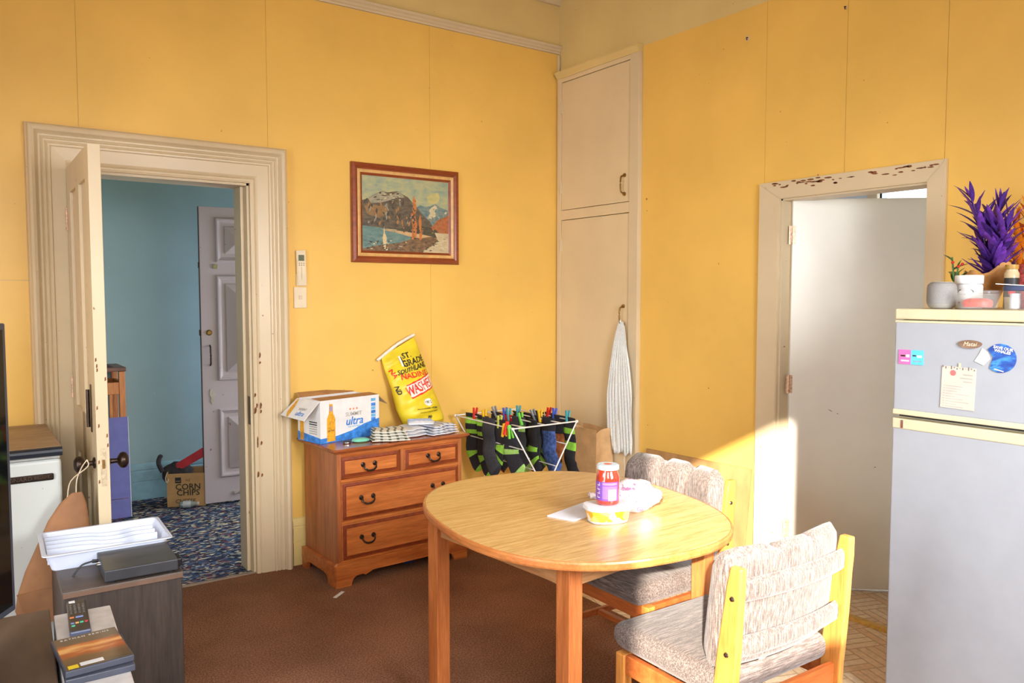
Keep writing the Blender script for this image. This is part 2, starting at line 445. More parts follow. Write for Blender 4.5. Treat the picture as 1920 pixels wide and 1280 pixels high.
# skirting
SK = [(0, 0), (0.022, 0), (0.022, 0.128), (0.017, 0.130), (0.017, 0.136), (0.022, 0.138), (0.022, 0.205), (0.016, 0.210), (0.016, 0.217), (0.020, 0.220), (0.018, 0.240), (0.008, 0.256), (0, 0.262)]
hprofile('baseboard_back', SK, -1.868, -0.001, M_SKIRT, 'tall yellow grooved skirting beside the chest of drawers', 'skirting')
hprofile('baseboard_back_left', SK, XL, -3.072, M_SKIRT, 'tall yellow grooved skirting left of the doorway', 'skirting')
mb = MB(); mb.prism([(2.0 - a, b) for a, b in SK], -3.3, 0.9, 'YZ')
struct(mb.build('baseboard_hall', plain('hall skirting paint', (134, 172, 186), 0.4)), 'blue grooved skirting at the back of the hall', 'skirting')

# moulded architrave round the hall doorway: three mitred lengths
PROF = [(0, 0.0), (0, 0.022), (0.010, 0.026), (0.018, 0.026), (0.022, 0.018), (0.028, 0.024), (0.036, 0.028), (0.092, 0.032), (0.096, 0.039),
        (0.104, 0.040), (0.108, 0.033), (0.116, 0.040), (0.122, 0.041), (0.126, 0.034), (0.136, 0.044), (0.142, 0.045), (0.146, 0.040), (0.150, 0.046),
        (0.158, 0.060), (0.170, 0.066), (0.180, 0.060), (0.186, 0.044), (0.190, 0.040), (0.194, 0.014), (0.194, 0.0)]
def architrave(root, x0, x1, zt, mats):
    def seg(name, A, B):
        mb = MB(); rows = []
        for d, h in PROF: rows.append((mb.bm.verts.new(A(d, h)), mb.bm.verts.new(B(d, h))))
        for (a, b), (c, d) in zip(rows[:-1], rows[1:]): mb.bm.faces.new((a, b, d, c))
        return mb.build(name, mats, root)
    Y = -P
    seg('side_moulding', lambda d, h: (x0 - d, Y - h, 0), lambda d, h: (x0 - d, Y - h, zt + d))
    seg('head_moulding', lambda d, h: (x0 - d, Y - h, zt + d), lambda d, h: (x1 + d, Y - h, zt + d))
    seg('side_moulding', lambda d, h: (x1 + d, Y - h, zt + d), lambda d, h: (x1 + d, Y - h, 0))
tr = thing('trim_4', 'wide moulded cream architrave around the hall doorway', 'door frame', (0, 0, 0), kind='structure')
architrave(tr, OX0, OX1, OZ, M_TRIM)
mb = MB()
mb.box(OX1 - 0.012, OX1 + 0.004, -0.006, 0.16, 0, OZ)
mb.build('jamb', M_TRIM, tr)
MB().box(OX0 - 0.004, OX0 + 0.012, 0.0, 0.16, 0, OZ).build('jamb', M_TRIM, tr)
MB().box(OX0, OX1, -0.006, 0.16, OZ - 0.012, OZ + 0.004).build('head_jamb', M_TRIM, tr)
MB().box(OX1 - 0.030, OX1 - 0.012, 0.045, 0.16, 0, OZ - .012, 0.002).build('door_stop', M_TRIM, tr)
MB().box(OX1 - 0.014, OX1 - 0.0115, 0.004, 0.036, 0.80, 0.95).build('strike_plate', M_DARKBRASS, tr)
# chips in the paint down the doorway's edge
rnd = random.Random(3)
for k in range(12):
    z = rnd.uniform(0.5, 1.35); w = rnd.uniform(.003, .007); h = rnd.uniform(.006, .02)
    xx = OX1 + rnd.choice((0.006, 0.014, 0.034)); hh = {0.006: .0262, 0.014: .0276, 0.034: .0292}[round(xx - OX1, 3)]
    MB().prism([(xx - w, z - h), (xx + w * .4, z - h * .7), (xx + w, z + h * .3), (xx, z + h), (xx - w * .8, z + h * .5)], -P - hh - 0.0004, -P - hh + .002, 'XZ').build('paint_chip', M_BARE, tr)
struct(MB().box(OX0, OX1, -0.012, 0.014, -0.001, 0.006, 0.003).build('trim_5', plain('threshold timber', (150, 130, 112), 0.5)), 'thin worn threshold strip in the hall doorway', 'threshold')

# left door, open into the room, seen edge on
d1 = thing('door_1', 'cream panelled door standing open into the room, seen edge on', 'door', (-2.884, -0.048, 0.012), math.radians(-90.5), kind='structure')
LW, LT, LH = 0.735, 0.044, 2.050       # local: x along leaf from hinge, y thickness, z up
mb = MB(); st = 0.11
mb.box(0, st, -LT / 2, LT / 2, 0, LH, 0.002); mb.box(LW - st, LW, -LT / 2, LT / 2, 0, LH, 0.002)
for a, b in ((0, 0.22), (0.78, 0.98), (LH - 0.12, LH)): mb.box(st, LW - st, -LT / 2, LT / 2, a, b)
mb.box(LW / 2 - .05, LW / 2 + .05, -LT / 2, LT / 2, 0.22, LH - .12)
mb.build('stiles_and_rails', M_TRIM, d1)
for a, b in ((0.22, 0.78), (0.98, LH - 0.12)):
    for u, w in ((st, LW / 2 - .05), (LW / 2 + .05, LW - st)):
        MB().box(u, w, -0.010, 0.010, a, b).box(u + .03, w - .03, -.014, .014, a + .03, b - .03, .003).build('panel', M_TRIM, d1)
MB().box(LW - 0.02, LW + 0.0015, -0.010, 0.010, 0.73, 0.88).build('lock_plate', plain('painted lock plate', (196, 176, 146), 0.4, 0.12, 60), d1)
MB().box(LW, LW + 0.004, -0.005, 0.005, 0.80, 0.835).build('latch', M_BRASS, d1)
for s in (-1, 1):
    k = MB().lathe([(0.0, 0.0), (0.022, 0.0), (0.022, 0.006), (0.010, 0.010), (0.009, 0.034), (0.018, 0.038), (0.030, 0.046), (0.033, 0.056), (0.030, 0.066), (0.018, 0.074), (0, 0.076)], 20, axis='Y')
    o = k.build('knob', M_DARKBRASS, d1, smooth=True); o.location = (LW - 0.06, s * (LT / 2), 0.815)
    if s < 0: o.rotation_euler = (0, 0, PI)
MB().tube([(LW - .12, -LT / 2 - .012, 0.95), (LW - .12, -LT / 2 - .012, 1.10)], 0.007, 8).box(LW - .135, LW - .105, -LT / 2 - .003, -LT / 2, 0.93, 1.12).build('slide_bolt', M_DARKBRASS, d1)
for z in (0.25, 1.05, 1.82):
    MB().tube([(-0.006, -0.024, z - .05), (-0.006, -0.024, z + .05)], 0.006, 8).build('hinge', M_COPPER, d1)
rnd = random.Random(11)
for k in range(10):
    z = rnd.uniform(0.62, 1.3); a = rnd.choice((-1, 1)) * rnd.uniform(.012, .019)
    MB().prism([(a - .003, z - .008), (a + .003, z - .004), (a + .002, z + .009), (a - .002, z + .006)], LW - .001, LW + .0006, 'YZ').build('paint_chip', M_BARE, d1)

# porch doorway frame and door
tr = thing('trim_6', 'plain cream door frame with peeling paint along its head', 'door frame', (0, 0, 0), kind='structure')
ay0, ay1, az = -1.640, -2.553, 2.042
MB().prism([(ay0, 0), (DY0 - .008, 0), (DY0 - .008, DZ - .008), (ay0, az)], -0.026, -P, 'YZ', 0.003).build('side_architrave', M_TRIM, tr)
MB().prism([(ay1, 0), (DY1 + .008, 0), (DY1 + .008, DZ - .008), (ay1, az)], -0.026, -P, 'YZ', 0.003).build('side_architrave', M_TRIM, tr)
MB().prism([(ay0, az), (DY0 - .008, DZ - .008), (DY1 + .008, DZ - .008), (ay1, az)], -0.026, -P, 'YZ', 0.003).build('head_architrave', M_TRIM, tr)
MB().box(-0.004, 0.125, DY0 - 0.016, DY0 + .004, 0, DZ).build('jamb', M_TRIM, tr)
MB().box(-0.004, 0.125, DY1 - .004, DY1 + 0.016, 0, DZ).build('jamb', M_TRIM, tr)
MB().box(-0.004, 0.125, DY1, DY0, DZ - .016, DZ + .004).build('head_jamb', M_TRIM, tr)
rnd = random.Random(5)
for k in range(46):
    y = rnd.uniform(-2.52, -1.72); z = rnd.uniform(2.010, 2.035) - 0.010 * (rnd.random() < .25); w = rnd.uniform(.006, .022); h = rnd.uniform(.002, .005)
    MB().prism([(y - w, z - h * .6), (y - w * .2, z - h), (y + w * .7, z - h * .5), (y + w, z + h * .4), (y + w * .1, z + h), (y - w * .7, z + h * .7)], -0.0268, -0.024, 'YZ').build('paint_chip', M_BARE, tr)
d2 = thing('door_2', 'flush white door standing ajar into the porch beside the fridge', 'door', (0.062, -1.772, 0.012), math.radians(-42.0), kind='structure')
MB().box(0, 0.70, -0.0175, 0.0175, 0, 1.945, 0.002).build('leaf', M_DOORW, d2)
for z in (0.30, 1.03, 1.77):
    mb = MB(); mb.tube([(-0.006, -0.020, z - .045), (-0.006, -0.020, z + .045)], 0.006, 8)
    mb.box(-0.002, 0.014, -0.0195, -0.0175, z - .045, z + .045); mb.box(-0.018, -0.006, -0.022, -0.020, z - .045, z + .045)
    mb.build('hinge', M_COPPER, d2)
for (u, z, l, a) in ((0.20, 0.90, .03, -.5), (0.235, .885, .012, -.5), (0.42, 0.62, .012, .3), (0.58, 0.80, .05, .6)):
    MB().prism([(u - l * math.cos(a) * .5, z - l * math.sin(a) * .5), (u, z - .002), (u + l * math.cos(a) * .5, z + l * math.sin(a) * .5), (u, z + .002)], -0.0181, -0.0170, 'XZ').build('scuff', M_BARE, d2)
struct(MB().prism([(-0.045, 0.0), (-0.035, 0.010), (-0.012, 0.013), (0.005, 0.009), (0.012, 0.0)], DY1 + .017, DY0 - .017, 'XZ').build('trim_7', plain('brass threshold', (206, 168, 92), 0.35, 0.1, 40, metal=0.35)), 'brassy yellow threshold bar at the porch doorway', 'threshold')

# windows out of view and the porch window
def window(name, axis, t, u0, u1, z0, z1, label, bars=False):
    w = thing(name, label, 'window', (0, 0, 0), kind='structure')
    def bx(a, b, c, d):
        if axis == 'x': return MB().box(a, b, t - .04, t + .03, c, d, .004)
        return MB().box(t - .04, t + .03, a, b, c, d, .004)
    f = 0.045
    bx(u0 - .08, u0, z0 - .08, z1 + .08).build('frame_side', M_TRIM, w); bx(u1, u1 + .08, z0 - .08, z1 + .08).build('frame_side', M_TRIM, w)
    bx(u0, u1, z1, z1 + .08).build('frame_head', M_TRIM, w); bx(u0, u1, z0 - .08, z0).build('sill', M_TRIM, w)
    if bars: bx((u0 + u1) / 2 - .02, (u0 + u1) / 2 + .02, z0, z1).build('mullion', M_TRIM, w)
window('window_1', 'x', YB, -4.28, -3.10, 1.47, 2.56, 'white framed window behind the viewer that lets the sun in')
window('added_window_left', 'y', XL, -3.65, -1.65, 0.40, 2.20, 'wide white framed window added in the side wall for fill light')  # unseen opening added to give the room general fill
window('added_window_kitchen', 'x', YB, -2.10, -1.10, 1.15, 2.30, 'white framed window added behind the viewer for fill light')  # unseen opening added so the back wall is lit from the front right
window('window_3', 'y', 2.2, -1.42, -1.0, 0.9, 2.32, 'bright window seen above the white door')

# built-in cupboard in the corner of the right wall
cb = thing('linen_cupboard', 'tall cream built-in cupboard with two doors in the corner', 'cupboard', (0, 0, 0))
F = -0.030
CY0, CY1, CZ = -0.0215, -0.788, 2.905
mb = MB()
MB().box(F, 0, -0.062, CY0, 0, CZ, .002).build('stile', M_CUP, cb)
MB().box(F - .004, 0, CY1, -0.712, 0, CZ, .003).build('stile', M_TRIM, cb)
MB().box(F, 0, -0.712, -0.062, 2.878, CZ, .002).build('rail', M_CUP, cb)
MB().box(F, 0, -0.712, -0.062, 1.980, 2.042, .002).build('rail', M_CUP, cb)
MB().box(F, 0, -0.712, -0.062, 0.0, 0.10, .002).build('plinth', M_CUP, cb)
MB().prism([(0, CZ), (F - .004, CZ), (F - .012, CZ + .012), (F - .026, CZ + .030), (F - .026, CZ + .042), (0, CZ + .045)], CY1, CY0, 'XZ').build('head_moulding', M_FRIEZE, cb)
for nm, z0, z1, hz in (('upper_door', 2.046, 2.874, 2.148), ('lower_door', 0.104, 1.976, 1.362)):
    d = MB().box(F + .003, -0.008, -0.709, -0.065, z0, z1, .0015).build('door', M_CUP, cb)
    h = MB()
    h.tube(smooth_path([(F - .004, -0.668, hz + .052), (F - .026, -0.668, hz + .044), (F - .032, -0.668, hz), (F - .026, -0.668, hz - .044), (F - .004, -0.668, hz - .052)], 14), [.007] + [.0055] * 13 + [.007], 8)
    for s in (-1, 1): h.lathe([(0, F - .006), (.010, F - .006), (.012, F), (.012, F + .004)], 12, (0, -0.668, hz + s * .056), 'X')
    h.build('handle', M_BRASS, d, smooth=True)
    for z in (z0 + .14, z1 - .16):
        MB().box(F - .003, F + .004, -0.074, -0.056, z - .035, z + .035, .001).tube([(F - .004, -0.065, z - .035), (F - .004, -0.065, z + .035)], .004, 8).build('hinge', M_TRIM, d)
# nail plug and wall anchor left in the wall
for nm, y, z, lab, l in (('wall_hook', -1.537, 2.789, 'rusty hook remains in a chipped hole high on the yellow wall', .016), ('wall_nail', -2.077, 2.786, 'bent nail at the top of a wall sheet joint', .010)):
    t = thing(nm, lab, 'nail', (-P, y, z))
    MB().prism([(l * math.cos(a) * random.uniform(.7, 1.1), l * math.sin(a) * random.uniform(.7, 1.1)) for a in [k * .7 for k in range(9)]], -0.0006, 0.0004, 'YZ').build('chipped_plaster', plain('exposed plaster', (222, 196, 160), 0.9), t)
    MB().tube([(0, 0, .003), (-.012, 0, .001), (-.016, -.004, -.006), (-.014, -.006, -.014)], .0025, 6).build('shank', M_DARKBRASS, t)

# front door of the house, mauve, standing open in the hall
d3 = thing('door_3', 'mauve four panel front door standing open in the hall', 'door', (-1.942, 1.545, 0.012), math.radians(-5), kind='structure')
DW, DH = 0.86, 2.085
mb = MB(); mb.box(0, DW, 0, 0.044, 0, DH, .002)
mb.build('leaf', M_MAUVE, d3)
MB().box(-.0015, 0, 0, .044, 0, DH).build('leading_edge', plain('brown door edge', (96, 74, 70), .6), d3)
for z0, z1 in ((0.18, 0.67), (0.87, 1.61), (1.70, 2.01)):
    for u0, u1 in ((0.105, 0.405), (0.47, 0.76)):
        p = MB()
        for k, (i, y) in enumerate(((0, -.004), (.012, -.016), (.020, -.016), (.030, -.004))):
            pass
        # bolection moulding frame
        r = MB(); pr = [(0, 0), (0, -.010), (.008, -.018), (.016, -.018), (.022, -.010), (.032, -.006), (.034, 0)]
        corners = lambda d: [(u0 + d, z0 + d), (u1 - d, z0 + d), (u1 - d, z1 - d), (u0 + d, z1 - d)]
        rings = [[r.bm.verts.new((x, y, z)) for x, z in corners(d)] for d, y in pr]
        for A, B in zip(rings[:-1], rings[1:]):
            for k in range(4): r.bm.faces.new((A[k], A[(k + 1) % 4], B[(k + 1) % 4], B[k]))
        fr = r.build('panel_moulding', M_MAUVE, d3)
        q = MB(); i = .062; mh = min(u1 - u0, z1 - z0) / 2 - i
        base = [(u0 + i, z0 + i), (u1 - i, z0 + i), (u1 - i, z1 - i), (u0 + i, z1 - i)]
        ins = mh - .02
        top = [(u0 + i + ins, z0 + i + ins), (u1 - i - ins, z0 + i + ins), (u1 - i - ins, z1 - i - ins), (u0 + i + ins, z1 - i - ins)]
        b0 = [q.bm.verts.new((x, -.0005, z)) for x, z in base]; b1 = [q.bm.verts.new((x, -.010, z)) for x, z in base]; t1 = [q.bm.verts.new((x, -.040, z)) for x, z in top]
        for A, B in ((b0, b1), (b1, t1)):
            for k in range(4): q.bm.faces.new((A[k], A[(k + 1) % 4], B[(k + 1) % 4], B[k]))
        q.bm.faces.new(t1); q.build('diamond_panel', M_MAUVE, d3)
MB().tube(smooth_path([(.055, -.002, 1.120), (.055, -.026, 1.105), (.055, -.030, 1.05), (.055, -.026, .995), (.055, -.002, .980)], 12), .006, 8).build('pull_handle', M_DARKBRASS, d3)
MB().lathe([(0, -.012), (.014, -.012), (.020, -.006), (.020, 0)], 20, (.052, 0, 1.21), 'Y').build('lock_cylinder', M_BRASS, d3)
MB().prism([(.052, .815), (.075, .800), (.080, .770), (.072, .750), (.078, .725), (.064, .700), (.050, .725), (.056, .750), (.045, .770), (.048, .800)], -.005, 0, 'XZ', .001).build('keyhole_plate', plain('silvered plate', (186, 178, 178), .35, metal=.5), d3)
MB().box(.085, .115, -.012, 0, 1.655, 1.685, .002).build('chain_catch', M_CHROME, d3)
MB().box(.19, .25, -.012, 0, .055, .072, .002).tube([(.2, -.012, .05), (.24, -.014, .075)], .006, 6).build('kick_bolt', plain('silvered plate', (186, 178, 178)), d3)
MB().box(-.008, 0, .01, .03, 1.66, 1.70).build('night_latch', M_DARKBRASS, d3)
MB().box(-.010, 0, .01, .03, 1.19, 1.23).build('latch_bolt', M_DARKBRASS, d3)
# ================================================================== LARGE FURNITURE
M_CHEST = wood('varnished rimu', (168, 84, 36), (222, 132, 66), 'X', 7, 12, 0.3, coat=0.3)
M_CHESTV = wood('varnished rimu upright', (150, 80, 42), (196, 116, 66), 'Z', 7, 12, 0.35, coat=0.2)
M_CHESTD = plain('drawer bead dark', (128, 56, 28), 0.4, 0.12, 30)
M_VOID = plain('cavity timber', (70, 42, 26), 0.8)

def raised_front(x0, x1, z0, z1, y, mat, parent, name='drawer'):
    """drawer front with a bevelled border, front face towards -y"""
    mb = MB(); rings = []
    for d, yy in ((0, 0.018), (0, 0.0), (.004, -.003), (.018, -.006), (.022, -.011), (.026, -.012)):
        rings.append([mb.bm.verts.new((x, y + yy, z)) for x, z in ((x0 + d, z0 + d), (x1 - d, z0 + d), (x1 - d, z1 - d), (x0 + d, z1 - d))])
    mb.bm.faces.new(rings[0][::-1])
    for i, (A, B) in enumerate(zip(rings[:-1], rings[1:])):
        for k in range(4):
            f = mb.bm.faces.new((A[k], A[(k + 1) % 4], B[(k + 1) % 4], B[k])); f.material_index = 1 if i in (2, 3) else 0
    mb.bm.faces.new(rings[-1])
    return mb.build(name, [mat, M_CHESTD], parent)
def swan_handle(parent, x, z, y):
    mb = MB(); w = .034
    for s in (-1, 1):
        mb.lathe([(0, y - .014), (.006, y - .014), (.008, y - .010), (.006, y - .006), (.012, y - .004), (.013, y)], 12, (x + s * w, 0, z + .006), 'Y')
    mb.tube(smooth_path([(x - w, y - .012, z + .006), (x - w * .95, y - .020, z - .010), (x - w * .5, y - .024, z - .022), (x, y - .025, z - .024), (x + w * .5, y - .024, z - .022), (x + w * .95, y - .020, z - .010), (x + w, y - .012, z + .006)], 18), [.0035 + .0018 * math.sin(PI * k / 18) for k in range(19)], 8)
    return mb.build('handle', M_DARKBRASS, parent, smooth=True)

ch = thing('chest_of_drawers', 'low varnished orange timber chest of drawers with bronze swan neck handles', 'chest of drawers', (-1.424, -0.238, 0), math.radians(2.2))
X = 0.378; FY = -0.205
mb = MB(); mb.box(-X, -X + .022, FY, .205, .09, .683); mb.build('side_panel', M_CHESTV, ch)
mb = MB(); mb.box(X - .022, X, FY, .205, .09, .683); mb.build('side_panel', M_CHESTV, ch)
MB().box(-X + .022, X - .022, .185, .205, .09, .683).box(-X + .022, X - .022, FY + .045, .185, .10, .112).build('back_panel', M_VOID, ch)
for z0, z1 in ((.664, .683), (.533, .549), (.318, .332), (.105, .128)):
    MB().box(-X + .022, X - .022, FY, FY + .05, z0, z1, .001).build('rail', M_CHEST, ch)
MB().box(-.010, .010, FY, FY + .05, .549, .664, .001).build('divider', M_CHESTV, ch)
d = raised_front(-X + .024, -.012, .551, .662, FY + .014, M_CHEST, ch); swan_handle(d, -.197, .606, FY + .002)
MB().box(-X + .03, -.02, FY + .034, .17, .555, .65).build('drawer_box', M_VOID, d)
d = raised_front(.012, X - .024, .551, .662, FY + .002, M_CHEST, ch); swan_handle(d, .187, .606, FY - .010)
d = raised_front(-X + .024, X - .024, .334, .531, FY + .002, M_CHEST, ch); swan_handle(d, -.215, .438, FY - .010); swan_handle(d, .215, .438, FY - .010)
d = raised_front(-X + .024, X - .024, .130, .316, FY + .002, M_CHEST, ch); swan_handle(d, -.215, .232, FY - .010); swan_handle(d, .215, .232, FY - .010)
# top with moulded serpentine edge
mb = MB(); out = []
def top_outline(d):
    pts = []
    n = 40
    for k in range(n + 1):
        t = k / n; x = lerp(-.412 + d, .412 - d, t)
        w = .006 * math.cos(t * 2 * PI * 3) if 0 < k < n else 0
        pts.append((x, -.240 + d - w))
    pts += [(.412 - d, .225), (-.412 + d, .225)]
    return pts
rings = [[mb.bm.verts.new((x, y, z)) for x, y in top_outline(d)] for d, z in ((.030, .683), (.022, .686), (.010, .690), (.004, .697), (.0, .701), (.0, .707), (.005, .7115))]
for A, B in zip(rings[:-1], rings[1:]):
    n = len(A)
    for k in range(n): mb.bm.faces.new((A[k], A[(k + 1) % n], B[(k + 1) % n], B[k]))
mb.bm.faces.new(rings[0][::-1]); mb.bm.faces.new(rings[-1])
mb.build('top', wood('varnished rimu top', (132, 66, 36), (188, 104, 56), 'X', 7, 12, 0.25, coat=0.4), ch)
# plinth with bracket feet
BX, BZ = .400, .112
sc_ = [(-BX, 0), (-BX + .085, 0), (-BX + .090, .020), (-BX + .098, .036), (-BX + .115, .046), (-BX + .150, .048), (-BX + .165, .040), (-BX + .185, .048), (-BX + .21, .058)]
poly = sc_ + [(-x, z) for x, z in sc_[::-1]] + [(BX, BZ), (BX - .012, BZ + .012), (-BX + .012, BZ + .012), (-BX, BZ)]
MB().prism(poly, FY - .022, FY - .002, 'XZ').build('front_plinth', M_CHEST, ch)
for s in (-1, 1):
    ps = [(FY - .002, 0), (FY + .075, 0), (FY + .080, .022), (FY + .095, .042), (FY + .13, .050), (.205 - .11, .050), (.205 - .075, .042), (.205 - .06, .02), (.205 - .055, 0), (.205, 0), (.205, BZ), (FY - .002, BZ)]
    a, b = sorted((s * BX, s * (BX - .02)))
    MB().prism(ps, a, b, 'YZ').build('side_plinth', M_CHEST, ch)

# dining table
M_TTOP = wood('teak laminate', (188, 140, 84), (228, 188, 128), 'X', 16, 16, 0.26, rot=math.radians(11), coat=0.25, band=(0.28, 0.66))
M_TEDGE = wood('orange beech edge', (196, 112, 54), (224, 146, 82), 'Y', 8, 10, 0.35)
M_TLEG = wood('orange beech leg', (176, 94, 44), (214, 132, 74), 'Z', 8, 14, 0.4)
M_TAPR = wood('beech apron', (176, 120, 74), (208, 156, 104), 'Y', 10, 14, 0.45)
tb = thing('dining_table', 'rounded wood grain dining table with square orange legs', 'table', (-1.597, -2.060, 0), 0)
def table_ring(mb, s, z):
    pts = []
    for k in range(72):
        a = 2 * PI * k / 72; n = 2.45; c, d = math.cos(a), math.sin(a)
        x, y = (.482 - s) * math.copysign(abs(c) ** (2 / n), c), (.572 - s) * math.copysign(abs(d) ** (2 / n), d)
        ct, st2 = math.cos(math.radians(-9)), math.sin(math.radians(-9))
        pts.append(mb.bm.verts.new((x * ct - y * st2, x * st2 + y * ct, z)))
    return pts
def loft(mb, rings, cap=True):
    for A, B in zip(rings[:-1], rings[1:]):
        n = len(A)
        for k in range(n): mb.bm.faces.new((A[k], A[(k + 1) % n], B[(k + 1) % n], B[k]))
    if cap: mb.bm.faces.new(rings[0][::-1]); mb.bm.faces.new(rings[-1])
mb = MB(); loft(mb, [table_ring(mb, .008, .712), table_ring(mb, .008, .7395), table_ring(mb, .010, .7402)]); mb.build('table_top', M_TTOP, tb)
mb = MB(); r4 = [table_ring(mb, s, z) for s, z in ((.0075, .714), (.002, .7145), (0, .720), (0, .733), (.003, .739), (.0075, .7398))]; loft(mb, r4, False); mb.build('edge_band', M_TEDGE, tb)
LX, LY = .330, .330
legs_root_angle = math.radians(5.5)
for sx in (-1, 1):
    for sy in (-1, 1):
        MB().box(sx * LX - .028, sx * LX + .028, sy * LY - .028, sy * LY + .028, 0, .7118, .003).build('leg', M_TLEG, tb, rot=(0, 0, legs_root_angle))
for s in (-1, 1):
    MB().box(s * LX - .011, s * LX + .011, -LY + .028, LY - .028, .630, .7118).build('apron', M_TAPR, tb, rot=(0, 0, legs_root_angle))
    MB().box(-LX + .028, LX - .028, s * LY - .011, s * LY + .011, .630, .7118).build('apron', wood('beech apron cross', (176, 120, 74), (208, 156, 104), 'X', 10, 14, 0.45), tb, rot=(0, 0, legs_root_angle))

# dining chairs
M_SEAT = tweed('seat tweed', 'X'); M_BACK = tweed('back tweed', 'Z')
M_CHW = wood('honey beech', (198, 122, 52), (232, 162, 82), 'Z', 8, 12, 0.35)
M_CHR = wood('honey beech rail', (176, 88, 40), (206, 116, 58), 'X', 8, 12, 0.35)
def rbox(mb, x0, x1, y0, y1, z0, z1, bev, seg=4, warp=None):
    r0 = len(mb.bm.verts); mb.bm.verts.ensure_lookup_table()
    old = set(mb.bm.verts)
    mb.box(x0, x1, y0, y1, z0, z1, bev, seg)
    if warp:
        nv = [v for v in mb.bm.verts if v not in old]
        for v in nv: v.co = warp(v.co)
def make_chair(label):
    """front towards local +y, origin on the floor under the seat centre"""
    c = thing('dining_chair', label, 'chair', (0, 0, 0), 0, 'upholstered dining chairs')
    W = .240
    # rear posts: raked planks from floor to top
    def rear_y(z): return -.195 - .10 * max(0, (z - .36)) ** 1.15 / .42 ** .15 - .03 * max(0, (.36 - z)) / .36
    for s in (-1, 1):
        mb = MB(); rows = []
        for k in range(15):
            z = .785 * k / 14; y = rear_y(z); w = .024 + .010 * math.sin(PI * min(1, max(0, (z - .2) / .5)))
            if k == 14: w = .018
            rows.append([mb.bm.verts.new((s * W + dx, y + dy, z)) for dx, dy in ((-.0125, -w), (.0125, -w), (.0125, w), (-.0125, w))])
        loft(mb, rows); o = mb.build('back_post', M_CHW, c)
        md = o.modifiers.new('round', 'BEVEL'); md.width = .005; md.segments = 2; md.limit_method = 'ANGLE'
        for z in (.70, .545):
            MB().lathe([(0, .004), (.006, .003), (.008, 0)], 10, (0, 0, 0), 'X').build('screw_cap', M_CHROME, o, loc=(s * (W + .0125), rear_y(z), z), rot=(0, 0, 0 if s > 0 else PI))
    for s in (-1, 1):
        MB().box(s * W - .018, s * W + .018, .175, .212, 0, .395, .004).build('leg', M_CHW, c)
        MB().box(s * W - .011, s * W + .011, -.20, .176, .335, .395, .003).build('side_rail', M_CHR, c)
        MB().box(s * W - .009, s * W + .009, -.20, .176, .16, .185, .003).build('stretcher', M_CHR, c)
    MB().box(-W + .018, W - .018, .184, .203, .335, .395, .003).build('front_rail', M_CHR, c)
    MB().box(-W + .0125, W - .0125, -.215, -.195, .335, .395, .003).build('back_rail', M_CHR, c)
    MB().box(-W + .009, W - .009, -.012, .012, .162, .183, .003).build('cross_stretcher', M_CHR, c)
    # seat
    mb = MB()
    def sw(v):
        x, y, z = v
        if z > .44: z += .012 * (1 - (x / .24) ** 2) * (1 - (y / .23) ** 2)
        if y > .17 and z < .44: y -= (.44 - z) * .25
        return Vector((x, y, z))
    rbox(mb, -.246, .246, -.190, .258, .392, .474, .038, 5, sw)
    mb.build('seat_cushion', M_SEAT, c, smooth=60)
    # backrest cushion: three upright lobes between two buttoned seams, curved in plan
    nx, nz = 36, 16
    def curve(x): return -.030 + .032 * (x / .23) ** 2
    def lobes(x):
        a = abs(abs(x) - .078)
        return 1 - .95 * math.exp(-(a / .020) ** 2)
    mb = MB()
    def back_pt(u, v, side):
        x = lerp(-.252, .252, u); zz = lerp(.478, .815, v)
        ed = min(1, min(u, 1 - u) / .07); ez = min(1, min(v, 1 - v) / .16)
        rnd_ = math.sqrt(max(0, 1 - (1 - ed) ** 2)) * math.sqrt(max(0, 1 - (1 - ez) ** 2))
        tilt = rear_y(zz)
        if side > 0:
            th = .052 * rnd_ * (.45 + .55 * lobes(x)); th -= .014 * rnd_ * math.exp(-((abs(x) - .078) / .02) ** 2 - ((v - .55) / .1) ** 2)
        else: th = -.026 * rnd_
        zz += (.018 * (lobes(x) - .6) * max(0, v - .72) / .28) - .030 * max(0, abs(x) / .252 - .86) / .14 * (1 if v > .5 else -.6) * abs(v - .5) * 2
        return (x * (1 - .01), tilt + .045 + curve(x) + th, zz)
    g1 = [[mb.bm.verts.new(back_pt(i / nx, j / nz, 1)) for i in range(nx + 1)] for j in range(nz + 1)]
    g2 = [[None] * (nx + 1) for _ in range(nz + 1)]
    for j in range(nz + 1):
        for i in range(nx + 1):
            g2[j][i] = g1[j][i] if i in (0, nx) or j in (0, nz) else mb.bm.verts.new(back_pt(i / nx, j / nz, -1))
    for g, fl in ((g1, 0), (g2, 1)):
        for j in range(nz):
            for i in range(nx):
                q = (g[j][i], g[j][i + 1], g[j + 1][i + 1], g[j + 1][i]); mb.bm.faces.new(q[::-1] if fl else q)
    bc = mb.build('back_cushion', M_BACK, c, smooth=80)
    for s in (-1, 1):
        p = back_pt((s * .078 + .252) / .504, .55, 1)
        MB().lathe([(0, .004), (.006, .003), (.008, 0)], 12, (0, 0, 0), 'Y').build('button', M_BACK, bc, loc=(p[0], p[1] - .001, p[2]))
    # two upholstered rails across the rear
    for z, h in ((.715, .032), (.555, .030)):
        mb = MB(); rows = []
        for k in range(19):
            x = lerp(-W + .0125, W - .0125, k / 18); yc = rear_y(z) + .004 - .024 * (1 - (x / W) ** 2)
            rows.append([mb.bm.verts.new((x, yc + .012 * math.cos(a), z + h * math.sin(a))) for a in [2 * PI * q / 14 for q in range(14)]])
        loft(mb, rows); mb.build('padded_rail', M_BACK, c, smooth=80)
    return c
c1 = make_chair('brown tweed dining chair with its back to the viewer, nearest the fridge')
c1.location = (-1.470, -2.655, 0); c1.rotation_euler = (0, 0, math.radians(-1))
